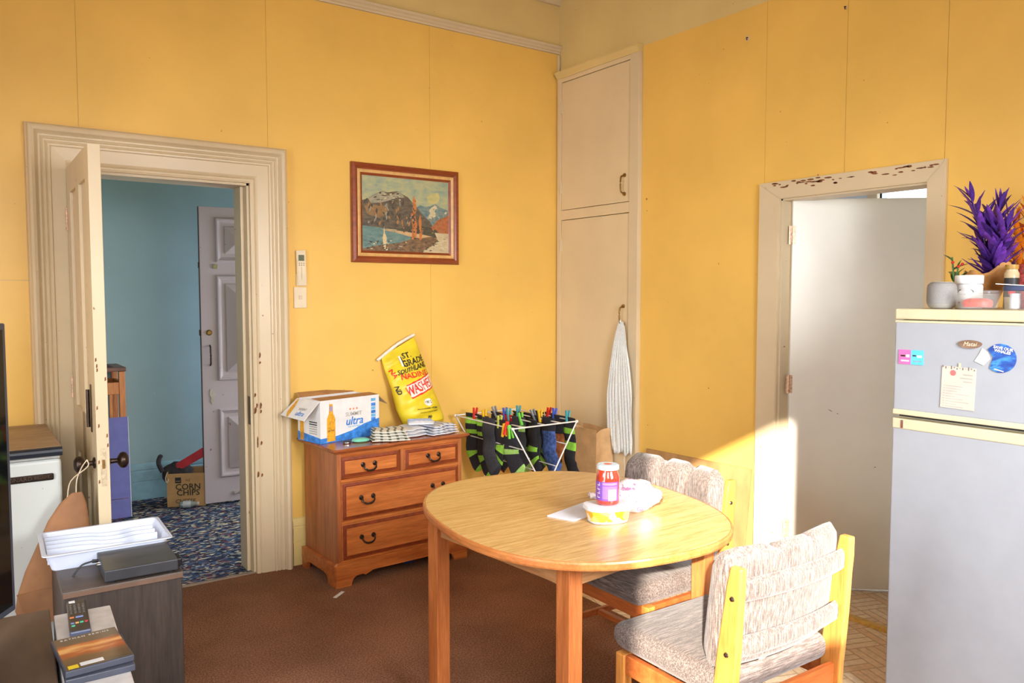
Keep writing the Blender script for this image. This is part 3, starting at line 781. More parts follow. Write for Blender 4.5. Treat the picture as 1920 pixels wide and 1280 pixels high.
c2 = copy_tree(c1); c2['label'] = 'brown tweed dining chair facing the viewer against the leaning board'
c2.location = (-1.195, -2.005, 0); c2.rotation_euler = (0, 0, math.radians(90))

# fridge freezer
M_FRW = plain('fridge door white', (166, 169, 176), 0.3, 0.015)
M_FRC = plain('aged cream plastic', (212, 200, 166), 0.4, 0.03)
fr = thing('fridge_freezer', 'tall white fridge freezer with cream trim and magnets, right of the doorway', 'fridge', (-0.34, -3.01, 0))
y0, y1, xf, xb = .305, -.305, -.315, .300
MB().box(xf + .045, xb, y1, y0, .03, 1.402, .006).build('cabinet', M_FRC, fr)
MB().box(xf - .002, xb, y1 - .002, y0 + .002, 1.403, 1.440, .006).build('top_cover', M_FRC, fr)
d = MB().box(xf, xf + .042, y1, y0, 1.086, 1.398, .005).build('freezer_door', M_FRW, fr)
MB().box(xf - .003, xf + .030, y1, y0, 1.070, 1.088, .003).build('lower_trim', M_FRC, d)
MB().box(xf - .002, xf + .02, y1, y0, 1.392, 1.400, .002).build('upper_trim', M_FRC, d)
d = MB().box(xf, xf + .042, y1, y0, .060, 1.024, .005).build('fridge_door', M_FRW, fr)
MB().box(xf - .003, xf + .030, y1, y0, 1.020, 1.056, .004).build('handle_trim', M_FRC, d)
MB().box(xf - .0045, xf - .002, y0 - .04, y0 - .032, 1.024, 1.052).build('badge', M_CHROME, d)
MB().box(xf + .044, xf + .046, y1, y0, 1.058, 1.068).build('gap', M_DGREY, fr)
for sx in (-.22, .25):
    for sy in (-.26, .26): MB().lathe([(.02, 0), (.02, .03)], 12, (sx, sy, 0)).build('foot', M_BLACK, fr)

# old fridge at the left edge
M_LEON = painted('old enamel', (206, 210, 206), 0.35, (120, 110, 100), 0.74)
le = thing('bar_fridge', 'old white enamel bar fridge with a dark nameplate, beside the open door', 'fridge', (-3.325, -0.37, 0))
MB().box(-.305, .300, -.27, .305, .03, .855, .012).build('cabinet', M_LEON, le)
d = MB().box(-.305, .300, -.330, -.275, .06, .855, .014, 3).build('door', M_LEON, le)
MB().box(-.305, .296, -.325, -.25, .857, .866, .002).build('gasket', plain('gasket', (180, 180, 176), .6), d)
MB().box(-.31, .302, -.335, .31, .870, .905, .004).build('worktop', [wood('brown laminate', (150, 122, 96), (178, 150, 120), 'X', 6, 6, .5)], le)
MB().tube([(-.31, -.338, .886), (.302, -.338, .886)], .018, 12).build('edge_strip', plain('blue black vinyl edge', (34, 38, 48), .35), le)
p = MB().box(.09, .272, -.338, -.330, .776, .802, .005).build('nameplate', M_DARKBRASS, d)
text('lettering', 'LEONARD', .022, M_CHROME, p, (.150, -.3385, .789), extrude=.0006)
text('lettering', 'DE LUXE', .013, M_CHROME, p, (.232, -.3385, .790), extrude=.0006)
for sx in (-.25, .25):
    for sy in (-.24, .26): MB().lathe([(.02, 0), (.02, .03)], 10, (sx, sy, 0)).build('foot', M_BLACK, le)

# dark cabinet with tray and set top box
M_DARKW = wood('dark oak veneer', (46, 38, 34), (72, 60, 53), 'Z', 8, 12, .5)
dc = thing('small_cabinet', 'small dark brown veneer cabinet holding a tray and black box', 'cabinet', (-2.912, -1.095, 0), math.radians(-1.5))
MB().box(-.176, .176, -.285, .265, .0, .532, .003).build('carcass', M_DARKW, dc)
MB().box(-.180, .180, -.290, .268, .5325, .550, .003).build('top', wood('dark oak veneer top', (66, 56, 50), (94, 80, 72), 'X', 8, 12, .45), dc)
MB().box(-.178, .178, -.292, -.288, .530, .546, .001).build('edge_lipping', plain('worn lipping', (104, 80, 66), .5), dc)

# tv stand, white shelf unit and television
ts = thing('tv_stand', 'plain brown topped stand under the television at the left edge', 'stand', (-3.40, -2.18, 0), math.radians(-3))
MB().box(-.22, .212, -.50, .370, .640, .664, .003).build('top', wood('flat brown board', (80, 62, 50), (94, 74, 60), 'Y', 4, 4, .6), ts)
for x in (-.21, .185): MB().box(x, x + .02, -.48, .36, 0, .639).build('side_panel', M_DARKW, ts)
MB().box(-.19, .185, -.48, .36, .30, .318).build('shelf', M_DARKW, ts)
ws = thing('shelf_unit', 'narrow white shelf unit beside the brown stand with remote and discs', 'shelf', (-3.112, -2.14, 0), math.radians(-3))
M_WSH = plain('chalky white board', (204, 200, 200), .6, .05, 30)
MB().box(-.066, .066, -.45, .285, .632, .655, .003).build('top', M_WSH, ws)
for x in (-.066, .054): MB().box(x, x + .012, -.44, .28, 0, .631).build('side_panel', M_WSH, ws)
MB().box(-.054, .054, -.44, .28, .28, .295).build('shelf', M_WSH, ws)
tv = thing('television', 'black flat television seen almost edge on at the left frame edge', 'television', (-3.262, -1.90, .665), math.radians(58))
# local x runs from far edge (0) back towards the viewer (negative), front towards -y
MB().box(-.78, 0, -.018, .018, .045, .755, .004).build('casing', plain('dark blue black casing', (66, 74, 92), .25, .05), tv)
MB().box(-.765, -.016, -.0195, -.0182, .062, .740).build('screen', plain('dark glossy screen', (14, 16, 18), .06, .02), tv)
MB().box(-.55, -.23, -.08, .09, 0, .012, .004).box(-.42, -.36, -.01, .02, .01, .06).build('foot', M_BLACK, tv)

# leaning board, kraft bag
M_PLY = wood('pale hardboard', (172, 126, 78), (196, 150, 98), 'Z', 3, 3, .6)
bd = tag(MB().prism([(-.866, 0), (-1.600, 0), (-1.620, .590), (-.868, .578)], -.006, .006, 'YZ', .001).build('leaning_board', M_PLY, loc=(-.052, 0, 0), rot=(0, math.radians(3.4), 0)), 'tan hardboard sheet leaning on the wall behind the far dining chair', 'board')
# ================================================================== THINGS ON WALLS
# framed landscape
pic = thing('framed_painting', 'landscape painting of a mountain lake in a red brown frame', 'painting', (-1.153, -P, 1.952))
FW, FH = .351, .281
M_FRM = wood('red brown frame', (128, 54, 24), (160, 76, 38), 'X', 8, 10, .3, coat=.3)
def mitred(name, w, h, prof, mat, parent):
    mb = MB(); rings = [[mb.bm.verts.new((sx * (w - d), -y, sz * (h - d))) for sx, sz in ((-1, -1), (1, -1), (1, 1), (-1, 1))] for d, y in prof]
    for A, B in zip(rings[:-1], rings[1:]):
        for k in range(4): mb.bm.faces.new((A[k], A[(k + 1) % 4], B[(k + 1) % 4], B[k]))
    return mb.build(name, mat, parent)
mitred('frame', FW, FH, [(0, 0), (0, .020), (.004, .026), (.022, .028), (.028, .022), (.036, .020)], M_FRM, pic)
mitred('frame_fillet', FW - .036, FH - .036, [(0, .018), (0, .021), (.006, .024), (.018, .020)], plain('gilt cream fillet', (214, 168, 104), .4, .06, 30), pic)
mitred('inner_slip', FW - .054, FH - .054, [(0, .016), (0, .019), (.010, .012), (.014, .010)], M_FRM, pic)
PW, PH = FW - .068, FH - .068
def paint(name, a, b, s=26):
    if name in MATS: return MATS[name]
    m, nt, bs = new_mat(name); v = coords(nt, (1, 1, 2.2))
    f = noise(nt, v, s, 5, .65)
    nt.links.new(ramp(nt, f, [(.34, a), (.66, b)]), bs.inputs['Base Color']); bs.inputs['Roughness'].default_value = .5
    bump(nt, bs, f, .25); MATS[name] = m; return m
def C2(x, y): return ((x - 677) / 467.5 * PW * 1.0, (650 - y) / 435.0 * PH)
layers = [
    (paint('sky paint', (132, 152, 138), (186, 180, 128), 14), [(210, 215), (1145, 215), (1145, 1085), (210, 1085)]),
    (paint('cloud paint', (176, 172, 116), (206, 190, 120), 20), [(900, 420), (950, 370), (1030, 350), (1050, 420), (1010, 480), (930, 490)]),
    (paint('far peaks', (84, 112, 118), (134, 148, 134), 40), [(780, 545), (830, 515), (880, 530), (940, 520), (1000, 488), (1040, 520), (1145, 560), (1145, 800), (900, 760)]),
    (paint('snow', (196, 180, 140), (216, 200, 160), 30), [(930, 560), (990, 505), (1015, 520), (985, 580), (1015, 590), (950, 680), (920, 650)]),
    (paint('mountain', (74, 70, 62), (116, 100, 78), 34), [(210, 505), (270, 480), (350, 420), (420, 380), (470, 395), (530, 380), (580, 372), (640, 405), (690, 432), (740, 490), (800, 560), (870, 650), (935, 705), (965, 770), (960, 840), (210, 810)]),
    (paint('mountain snow', (134, 134, 120), (176, 162, 130), 40), [(270, 482), (350, 425), (420, 385), (470, 400), (440, 440), (520, 420), (585, 378), (640, 410), (650, 440), (560, 450), (500, 485), (400, 520), (300, 530)]),
    (paint('ochre slope', (128, 96, 62), (150, 118, 76), 40), [(230, 560), (300, 545), (380, 560), (480, 540), (470, 640), (380, 700), (260, 660)]),
    (paint('red hill', (150, 82, 46), (186, 112, 66), 36), [(925, 795), (975, 745), (1040, 672), (1100, 645), (1145, 615), (1145, 845), (1000, 840)]),
    (paint('shore dark', (58, 62, 54), (92, 84, 62), 40), [(560, 830), (640, 800), (760, 760), (900, 770), (1000, 800), (1040, 850), (980, 960), (700, 930)]),
    (paint('lake', (84, 116, 116), (118, 146, 136), 22), [(210, 795), (420, 815), (560, 850), (700, 890), (735, 935), (600, 985), (430, 1010), (330, 1035), (210, 1065)]),
    (paint('sand', (188, 150, 104), (206, 172, 124), 30), [(400, 832), (520, 828), (700, 850), (860, 870), (960, 890), (900, 920), (740, 910), (600, 870)]),
    (paint('foreshore', (92, 74, 56), (142, 108, 74), 40), [(210, 1085), (210, 1062), (330, 1030), (430, 1005), (600, 980), (720, 930), (960, 890), (1030, 930), (960, 1000), (860, 1060), (860, 1085)]),
    (paint('track', (184, 164, 128), (206, 188, 150), 24), [(985, 840), (1145, 845), (1145, 1085), (850, 1085), (930, 1020), (1030, 950)]),
    (paint('poplar', (176, 96, 42), (208, 132, 72), 60), [(755, 405), (775, 470), (785, 560), (768, 640), (790, 760), (780, 900), (760, 945), (728, 930), (738, 780), (722, 650), (748, 560), (742, 470)]),
    (paint('poplar', None, None), [(822, 635), (838, 700), (836, 800), (845, 920), (815, 940), (812, 800), (806, 700)]),
    (paint('bare tree', (200, 176, 130), (220, 200, 150), 60), [(432, 790), (440, 870), (462, 930), (446, 1060), (428, 1060), (416, 930), (428, 870)]),
]
mb = MB(); ms = []
for i, (m, pl) in enumerate(layers):
    mb.mi = i; ms.append(m)
    mb.flat([(*[C2(x, y)[0]], -.0095 - .00016 * i, C2(x, y)[1]) for x, y in pl])
dab_m = [paint('dab ' + n, a, b_, 60) for n, a, b_ in (('dark', (62, 58, 50), (84, 76, 62)), ('grey', (128, 128, 116), (160, 154, 134)), ('ochre', (150, 104, 62), (176, 130, 80)), ('rust', (170, 88, 46), (196, 116, 66)), ('pale', (196, 182, 140), (216, 202, 166)), ('teal', (92, 122, 120), (120, 148, 140)))]
rd = random.Random(12); base = len(ms); ms += dab_m
def dab(x, y, w, h, a, m):
    mb.mi = base + m; ca, sa = math.cos(a), math.sin(a); pl = []
    for k in range(6):
        q = 2 * PI * k / 6; r = rd.uniform(.7, 1.1); px, py = w * r * math.cos(q), h * r * math.sin(q)
        pl.append((x + px * ca - py * sa, y + px * sa + py * ca))
    dab.n += 1
    pl = [(min(1143, max(212, a_)), min(1083, max(217, b2))) for a_, b2 in pl]
    mb.flat([(C2(a_, b2)[0], -.0122 - .000004 * dab.n, C2(a_, b2)[1]) for a_, b2 in pl])
dab.n = 0
for k in range(60): dab(rd.uniform(240, 760), rd.uniform(500, 780), rd.uniform(6, 16), rd.uniform(18, 46), rd.uniform(-.5, .5), rd.choice((0, 0, 2, 1)))
for k in range(26): dab(rd.uniform(280, 640), rd.uniform(400, 500), rd.uniform(10, 28), rd.uniform(5, 10), rd.uniform(-.6, .1), rd.choice((0, 1, 4)))
for k in range(26): dab(rd.gauss(757, 10), rd.uniform(460, 930), rd.uniform(6, 14), rd.uniform(10, 24), rd.uniform(-.4, .4), rd.choice((3, 2, 0)))
for k in range(60): dab(rd.uniform(230, 980), rd.uniform(960, 1070), rd.uniform(6, 20), rd.uniform(4, 12), rd.uniform(-.6, .6), rd.choice((0, 2, 0, 4, 5)) if True else 0)
for k in range(18): dab(rd.uniform(900, 1130), rd.uniform(530, 700), rd.uniform(6, 14), rd.uniform(10, 26), rd.uniform(-.8, .8), rd.choice((5, 1, 4)))
for k in range(20): dab(rd.uniform(960, 1130), rd.uniform(690, 830), rd.uniform(6, 14), rd.uniform(8, 22), rd.uniform(.3, 1.0), rd.choice((3, 2)))
for k in range(26): dab(rd.uniform(640, 1000), rd.uniform(800, 850), rd.uniform(6, 16), rd.uniform(6, 16), 0, rd.choice((0, 0, 2)))
for k in range(14): dab(rd.uniform(230, 640), rd.uniform(830, 960), rd.uniform(20, 50), rd.uniform(2, 5), 0, rd.choice((5, 1)))
for k in range(12): dab(rd.uniform(980, 1130), rd.uniform(900, 1060), rd.uniform(14, 36), rd.uniform(3, 8), rd.uniform(-.2, .3), rd.choice((0, 4, 2)))
mb.build('canvas', ms, pic)

# air conditioner remote in its holder, and the blank plate below
M_IV = plain('ivory plastic', (226, 210, 180), .45, .03)
rm = thing('wall_remote', 'ivory air conditioner remote in a wall holder beside the door frame', 'remote', (-1.800, -P, 1.630))
MB().box(-.026, .030, -.014, 0, -.095, -.030, .003).build('holder', M_IV, rm)
b = MB().prism([(-.028, .095), (.022, .098), (.029, -.088), (-.022, -.092)], -.026, -.006, 'XZ', .004).build('remote_body', M_IV, rm)
MB().box(-.018, .014, -.0268, -.025, .040, .072).build('display', plain('green grey display', (104, 112, 88), .25), rm)
for ix in range(3):
    for iz in range(2): MB().box(-.016 + ix * .012, -.009 + ix * .012, -.0275, -.025, .014 + iz * .010, .020 + iz * .010, .001).build('button', plain('button grey', (170, 150, 120), .5), b)
MB().box(-.002, .0, -.0268, -.0255, -.060, .008).build('flap_line', plain('button grey', (170, 150, 120)), b)
sp = thing('wall_switch', 'square ivory switch plate under the wall remote', 'switch', (-1.804, -P, 1.472))
MB().box(-.036, .036, -.009, 0, -.057, .057, .003).build('plate', M_IV, sp)
MB().box(-.010, .010, -.0125, -.008, -.010, .012, .002).build('rocker', plain('rocker', (212, 190, 158), .4), sp)

# white cloth hung on the lower cupboard handle
M_CLOTH = plain('thin white cloth', (228, 230, 228), .9, .04, 90, bstr=.2, bscale=120)
cl = thing('hanging_cloth', 'thin white cloth hanging in folds from the cupboard handle', 'cloth', (-.034, -.672, 1.325))
mb = MB(); nu, nv = 26, 26
def cloth_pt(u, v, off):
    wide = .018 + .085 * min(1, v / .55) ** .7
    yc = -.005 - .004 * v; z = -.80 * v
    if u < .25 and v > .82: z = -.80 * .82 + (v - .82) * -.3
    a = (u - .5) * 2
    y = yc - a * wide + (.018 if a < -.1 else 0) * v
    fold = .011 * math.sin(u * 26 + 2.0 * math.sin(v * 4)) * min(1, v / .2)
    return (-.020 - abs(fold) * 1.1 - off, y, z - .012 * math.sin(u * 19) * v)
g1 = [[mb.bm.verts.new(cloth_pt(i / nu, j / nv, .0)) for i in range(nu + 1)] for j in range(nv + 1)]
for j in range(nv):
    for i in range(nu): mb.bm.faces.new((g1[j][i], g1[j][i + 1], g1[j + 1][i + 1], g1[j + 1][i]))
o = mb.build('drape', M_CLOTH, cl, smooth=80)
md = o.modifiers.new('thickness', 'SOLIDIFY'); md.thickness = .0025; md.offset = 1
MB().tube([(-.024, .0, .012), (-.030, -.004, .0), (-.024, -.008, -.014), (-.018, -.002, -.004)], .0035, 8, closed=True).build('loop', M_CLOTH, cl)
MB().tube(smooth_path([(-.028, -.055, -.79), (-.028, -.05, -.84), (-.027, -.056, -.90)], 8), .0012, 5).build('loose_thread', M_CLOTH, cl)

# ================================================================== THINGS ON THE CHEST
CT = .7125
bx = thing('beer_carton', 'opened white and blue beer carton on the chest of drawers', 'carton', (-1.815, -.300, CT), math.radians(13))
M_CARD = plain('white printed card', (226, 222, 220), .6, .03); M_KRAFT = plain('brown card', (176, 130, 84), .8, .08)
L, D, HH = .385, .205, .222
mb = MB()
mb.box(0, L, 0, .004, 0, HH); mb.box(0, .004, .004, D, 0, HH - .0); mb.box(L - .004, L, .004, D, 0, HH); mb.box(.004, L - .004, D - .004, D, 0, HH); mb.box(.004, L - .004, .004, D - .004, 0, .004)
mb.build('carton_body', M_CARD, bx)
def flap(pts, th, mats, name='flap'):
    mb = MB(); a = [Vector(p) for p in pts]; n = (a[1] - a[0]).cross(a[2] - a[0]).normalized() * th
    v0 = [mb.bm.verts.new(p) for p in a]; v1 = [mb.bm.verts.new(p + n) for p in a]
    mb.bm.faces.new(v0); f = mb.bm.faces.new(v1[::-1])
    if len(mats) > 1: f.material_index = 1
    for k in range(len(a)): mb.bm.faces.new((v0[k], v1[k], v1[(k + 1) % len(a)], v0[(k + 1) % len(a)]))
    return mb.build(name, mats, bx)
fl = flap([(0, .0, HH), (0, D, HH), (-.085, D + .03, HH - .085), (-.085, .02, HH - .095)], .003, [M_CARD, M_CARD])
flap([(L, .01, HH), (L, D - .01, HH), (L + .095, D - .04, HH - .035), (L + .085, .03, HH - .06)], .003, [M_KRAFT, M_CARD])
flap([(.01, D, HH), (L - .01, D, HH), (L - .03, D + .05, HH + .018), (.03, D + .05, HH + .022)], .003, [M_CARD, M_KRAFT])
flap([(.0, .0, HH), (L, .0, HH), (L, .085, HH + .006), (.0, .085, HH + .006)], .003, [M_CARD, M_KRAFT])
M_PB = plain('print blue', (58, 126, 204), .5, .18, 40); M_PB2 = plain('print sky blue', (110, 176, 220), .5, .1, 40)
M_PO = plain('print amber', (226, 160, 44), .5, .14, 60); M_PG = plain('print grey', (176, 168, 160), .5, .05); M_PBK = plain('print black', (40, 38, 42), .5, .1)
M_PR = plain('print orange', (232, 128, 84), .5, .05); M_PV = plain('print lilac', (150, 140, 190), .5, .08)
def fp(pts, mat, name='print', par=bx, k=0): return MB().prism(pts, -.0006 - .0003 * k, -.0001, 'XZ').build(name, mat, par)
fp([(.0, .0), (L, .0), (L, .095), (.28, .075), (.20, .048), (.10, .030), (0, .026)], M_PB, 'blue_wave_print')
bc = .066
fp([(bc - .026, .006), (bc + .026, .006), (bc + .026, .125), (bc + .020, .140), (bc + .013, .152), (bc + .011, .195), (bc + .010, .212), (bc - .010, .212), (bc - .011, .195), (bc - .013, .152), (bc - .020, .140), (bc - .026, .125)], M_PO, 'bottle_print', k=2)
fp([(bc - .0075, .165), (bc + .0075, .165), (bc + .0075, .192), (bc - .0075, .192)], M_PV, 'neck_label_print', k=3)
fp([(bc - .010, .203), (bc + .010, .203), (bc + .010, .215), (bc - .010, .215)], M_CARD, 'bottle_cap_print', k=3)
text('lettering', 'ULTRA', .014, M_PBK, bx, (bc, -.0018, .062))
text('lettering', 'ultra', .062, M_PB, bx, (.215, -.0012, .098), shear=.25, bold=.0008)
text('lettering', 'SUMMIT', .030, M_PG, bx, (.212, -.0012, .136), bold=.0004)
text('lettering', 'low carb lager', .014, M_PB2, bx, (.215, -.0012, .070))
for k in range(3):
    c0 = (.190 + .022 * k, .164)
    fp([(c0[0] + (.008 if q % 2 == 0 else .0035) * math.sin(q * PI / 5), c0[1] + (.008 if q % 2 == 0 else .0035) * math.cos(q * PI / 5)) for q in range(10)], M_PR, 'star_print')
fp([(.345 - .016, .192), (.345 + .016, .192), (.345 + .016, .208), (.345 - .016, .208)], M_PB2, 'column_print')
for k in range(5): fp([(.345 - .015, .085 + k * .020), (.345 + .015, .085 + k * .020), (.345 + .015, .102 + k * .020), (.345 - .015, .102 + k * .020)], M_PB2 if k % 2 else M_PB, 'column_print')
# left side: blue foot, bottle, black text blocks
def sp_(pts, mat, name): return MB().prism(pts, -.0006, -.0001, 'YZ').build(name, mat, bx)
sp_([(0, 0), (D, 0), (D, .05), (0, .028)], M_PB, 'side_wave_print')
sp_([(.15, .004), (.185, .004), (.185, .12), (.176, .15), (.158, .15), (.15, .12)], M_PO, 'side_bottle_print')
for k in range(6): sp_([(.03, .045 + .012 * k), (.10, .045 + .012 * k), (.10, .051 + .012 * k), (.03, .051 + .012 * k)], M_PBK if k > 3 else M_PG, 'small_print')
for (a, b) in ((.25, .55), (.6, .7)):
    pass
ax_x, ax_y = Vector((0, -1, 0)), Vector((.685, 0, .728)); ax_n = ax_x.cross(ax_y).normalized()
def flap_at(u, v): return Matrix.LocRotScale(Vector((-.085, D * .5 + .02, HH - .090)) + ax_x * u + ax_y * v + ax_n * .0042, Matrix((ax_x, ax_y, ax_n)).transposed(), None)
o = text('lettering', 'ultra', .040, M_PB, fl, (0, 0, 0), shear=.25); o.matrix_local = flap_at(.035, .032)
o = text('lettering', 'SUMMIT', .020, M_PG, fl, (0, 0, 0)); o.matrix_local = flap_at(.035, .060)
o = MB().prism([(-.016, 0), (.016, 0), (.016, .062), (.010, .082), (.006, .112), (-.006, .112), (-.010, .082), (-.016, .062)], 0, .0005, 'XY').build('bottle_print', M_PO, fl); o.matrix_local = flap_at(-.062, .004)

# yellow potato sack
ROWS = [((-1.335, 1.128), (-1.118, 1.238), .005, -.030), ((-1.328, 1.075), (-1.092, 1.160), .030, -.040), ((-1.316, 1.02), (-1.060, 1.06), .048, -.058), ((-1.295, .95), (-1.040, .985), .060, -.072),
        ((-1.284, .88), (-1.020, .91), .072, -.086), ((-1.272, .815), (-.992, .83), .078, -.098), ((-1.246, .755), (-.968, .755), .072, -.104), ((-1.220, .716), (-.962, .716), .050, -.100)]
sk = thing('potato_sack', 'bright yellow printed potato sack leaning on the wall at the back of the chest', 'sack', (-1.14, -.10, CT))
SO = Vector((-1.14, -.10, CT))
def sack_row(t):
    t = max(0, min(7, t)); i = min(int(t), 6); f = t - i; a, b = ROWS[i], ROWS[i + 1]
    g = f * f * (3 - 2 * f)
    return (lerp(a[0][0], b[0][0], f), lerp(a[0][1], b[0][1], f), lerp(a[1][0], b[1][0], f), lerp(a[1][1], b[1][1], f), lerp(a[2], b[2], g), lerp(a[3], b[3], f))
def sack_pt(s, t, side, off=0.0):
    lx, lz, rx, rz, th, yc = sack_row(t)
    q = max(0, 1 - abs(s) ** 2.6) ** .55
    w = 1 + .0035 * math.sin(9 * t + 4 * s)
    dent = -.007 * math.sin(5.2 * t + 3 * s) * q * (1 if t > .5 else 0)
    return Vector((lerp(lx, rx, (s * w + 1) / 2), yc + (-1 if side > 0 else .55) * th * q + (dent if side > 0 else 0) - off * (1 if side > 0 else -1), lerp(lz, rz, (s + 1) / 2))) - SO
mb = MB(); rings = []
N = 40
for j in range(43):
    t = 7 * j / 42; ring = []
    for k in range(N):
        a = 2 * PI * k / N; s = math.cos(a); side = 1 if math.sin(a) >= 0 else -1
        ring.append(mb.bm.verts.new(sack_pt(s, t, side)))
    rings.append(ring)
loft(mb, rings)
M_SACK = plain('yellow sack plastic', (226, 200, 44), .4, .05, 12, bstr=.12, bscale=35)
mb.build('sack_body', M_SACK, sk, smooth=70)
mb = MB(); mb.tube([Vector(p) - SO for p in ((-1.362, -.034, 1.108), (-1.300, -.034, 1.152), (-1.230, -.032, 1.198), (-1.170, -.030, 1.228), (-1.118, -.028, 1.250))], .009, 8)
mb.build('white_hem', plain('white hem', (228, 220, 206), .7), sk, smooth=True)
def sack_warp(x0, z0, rot):
    cr, sr = math.cos(rot), math.sin(rot)
    def w(co):
        x = x0 + co.x * cr - co.y * sr; z = z0 + co.x * sr + co.y * cr
        best = None
        for k in range(141):
            t = 7 * k / 140; lx, lz, rx, rz, th, yc = sack_row(t)
            s = (x - lx) / (rx - lx) * 2 - 1; s = max(-.985, min(.985, s))
            e = abs(lerp(lz, rz, (s + 1) / 2) - z)
            if best is None or e < best[0]: best = (e, s, t)
        return sack_pt(best[1], best[2], 1, .0022 + co.z * 1.0)
    return w
M_SR = plain('sack print red', (222, 60, 44), .5, .05); M_SK = plain('sack print black', (52, 44, 34), .5, .1); M_SW = plain('sack print white', (240, 232, 220), .5, .03)
def sack_patch(name, pts, mat, x0, z0, rot, off=0.0):
    mb = MB(); n = 14
    w = sack_warp(x0, z0, rot); (ax, az), (bx_, bz), (cx, cz), (dx, dz) = pts
    def f(u, v):
        x = lerp(lerp(ax, bx_, u), lerp(dx, cx, u), v); z = lerp(lerp(az, bz, u), lerp(dz, cz, u), v)
        return w(Vector((x, z, off)))
    mb.grid(f, n, 8); return mb.build(name, mat, sk, smooth=True)
TR = math.radians(13)
sack_patch('white_band_print', ((-.085, -.036), (.098, -.030), (.098, .036), (-.085, .030)), M_SW, -1.135, .955, TR + .08)
sack_patch('red_edge_print', ((-.085, .030), (.098, .036), (.098, .044), (-.085, .038)), M_SR, -1.135, .955, TR + .08)
sack_patch('red_edge_print', ((-.085, -.044), (.098, -.038), (.098, -.030), (-.085, -.036)), M_SR, -1.135, .955, TR + .08)
text('lettering', 'WASHED', .074, M_SR, sk, None, warp=sack_warp(-1.130, .953, TR + .08), sx=.66, bold=.001, extrude=.0006)
text('lettering', 'NADINE', .042, M_SR, sk, None, warp=sack_warp(-1.160, 1.020, TR * .55), sx=1.12, bold=.001)
text('lettering', 'SOUTHLAND', .038, M_SK, sk, None, warp=sack_warp(-1.165, 1.056, TR), sx=.92, bold=.001, shear=.2)
text('lettering', 'ST.', .044, M_SK, sk, None, warp=sack_warp(-1.190, 1.132, TR), bold=.0012)
text('lettering', 'GRADE', .048, M_SK, sk, None, warp=sack_warp(-1.152, 1.098, TR), bold=.0012)
text('lettering', '1', .085, M_SW, sk, None, warp=sack_warp(-1.232, 1.098, TR), bold=.0015)
text('lettering', '1', .085, M_SK, sk, None, warp=sack_warp(-1.222, 1.094, TR), bold=.0002, extrude=-.0)
text('lettering', 'NA', .036, M_SR, sk, None, warp=sack_warp(-1.288, 1.030, TR - 1.25), bold=.001)
text('lettering', 'ND', .034, M_SK, sk, None, warp=sack_warp(-1.270, .935, TR - 1.45), bold=.001)
mbp = [(.026 * math.cos(a), .021 * math.sin(a)) for a in [2 * PI * k / 16 for k in range(16)]]
wq = sack_warp(-1.100, .862, .05); mb = MB(); mb.flat([wq(Vector((x, z, .0008))) for x, z in mbp]); mb.build('weight_disc_print', M_SW, sk)
text('lettering', '10KG', .020, M_SK, sk, None, warp=sack_warp(-1.100, .862, .05), extrude=.0016)
text('lettering', 'WHEN PROPERLY STORED', .0115, M_SK, sk, None, warp=sack_warp(-1.108, .826, .04))
text('lettering', 'TO LENGTHEN FRESHNESS', .0105, M_SK, sk, None, warp=sack_warp(-1.100, .806, .04))
text('lettering', 'pp', .026, M_SK, sk, None, warp=sack_warp(-1.092, .778, .02), bold=.001)

# folded cloths
def cloth_stack(name, label, loc, rz, w, d, h, n, mat, mat2, seed):
    t = thing(name, label, 'cloth', loc, rz, 'folded cloths on the chest'); r = random.Random(seed)
    for k in range(n):
        mb = MB(); z0 = h * k / n; z1 = h * (k + .94) / n; s = 1 - .05 * k
        def f(u, v, top):
            x = (u - .5) * w * s + .006 * math.sin(7 * v + seed + k); y = (v - .5) * d * s + .006 * math.sin(9 * u + k)
            e = min(1, min(u, 1 - u, v, 1 - v) / .12) ** .5
            zc = (z0 + z1) / 2 + .004 * math.sin(8 * u + seed) * k / n
            return (x, y, zc + (1 if top else -1) * (z1 - z0) / 2 * (.35 + .65 * e))
        nu, nv = 14, 10
        ga = [[mb.bm.verts.new(f(i / nu, j / nv, True)) for i in range(nu + 1)] for j in range(nv + 1)]
        gb = [[mb.bm.verts.new(f(i / nu, j / nv, False)) for i in range(nu + 1)] for j in range(nv + 1)]
        for g in (ga, gb):
            for j in range(nv):
                for i in range(nu):
                    q = mb.bm.faces.new((g[j][i], g[j][i + 1], g[j + 1][i + 1], g[j + 1][i]))
                    if mat2 is not mat and (i % 3 == 0) : q.material_index = 1
        edge = [(0, i) for i in range(nu)] + [(j, nu) for j in range(nv)] + [(nv, nu - i) for i in range(nu)] + [(nv - j, 0) for j in range(nv)]
        for a in range(len(edge)):
            (j0, i0), (j1, i1) = edge[a], edge[(a + 1) % len(edge)]
            mb.bm.faces.new((ga[j0][i0], ga[j1][i1], gb[j1][i1], gb[j0][i0]))
        mb.build('folded_layer', [mat, mat2], t, smooth=60)
    return t
M_CW = plain('towel white', (218, 218, 222), .95, .05, 60, bstr=.4, bscale=300); M_CB = plain('towel blue grey', (150, 158, 180), .95, .08, 60)
M_CG = plain('towel stripe green', (120, 126, 108), .95, .1, 60); M_CC = plain('towel cream', (222, 216, 202), .95, .05, 60, bstr=.4, bscale=300)
cloth_stack('folded_cloth', 'cream cloth with green grey stripes folded at the front of the chest', (-1.458, -.372, CT), math.radians(-22), .20, .17, .058, 4, M_CC, M_CG, 1)
cloth_stack('folded_cloth', 'plain white folded cloth between the two striped cloths', (-1.318, -.320, CT), math.radians(8), .16, .17, .050, 3, M_CW, M_CW, 2)
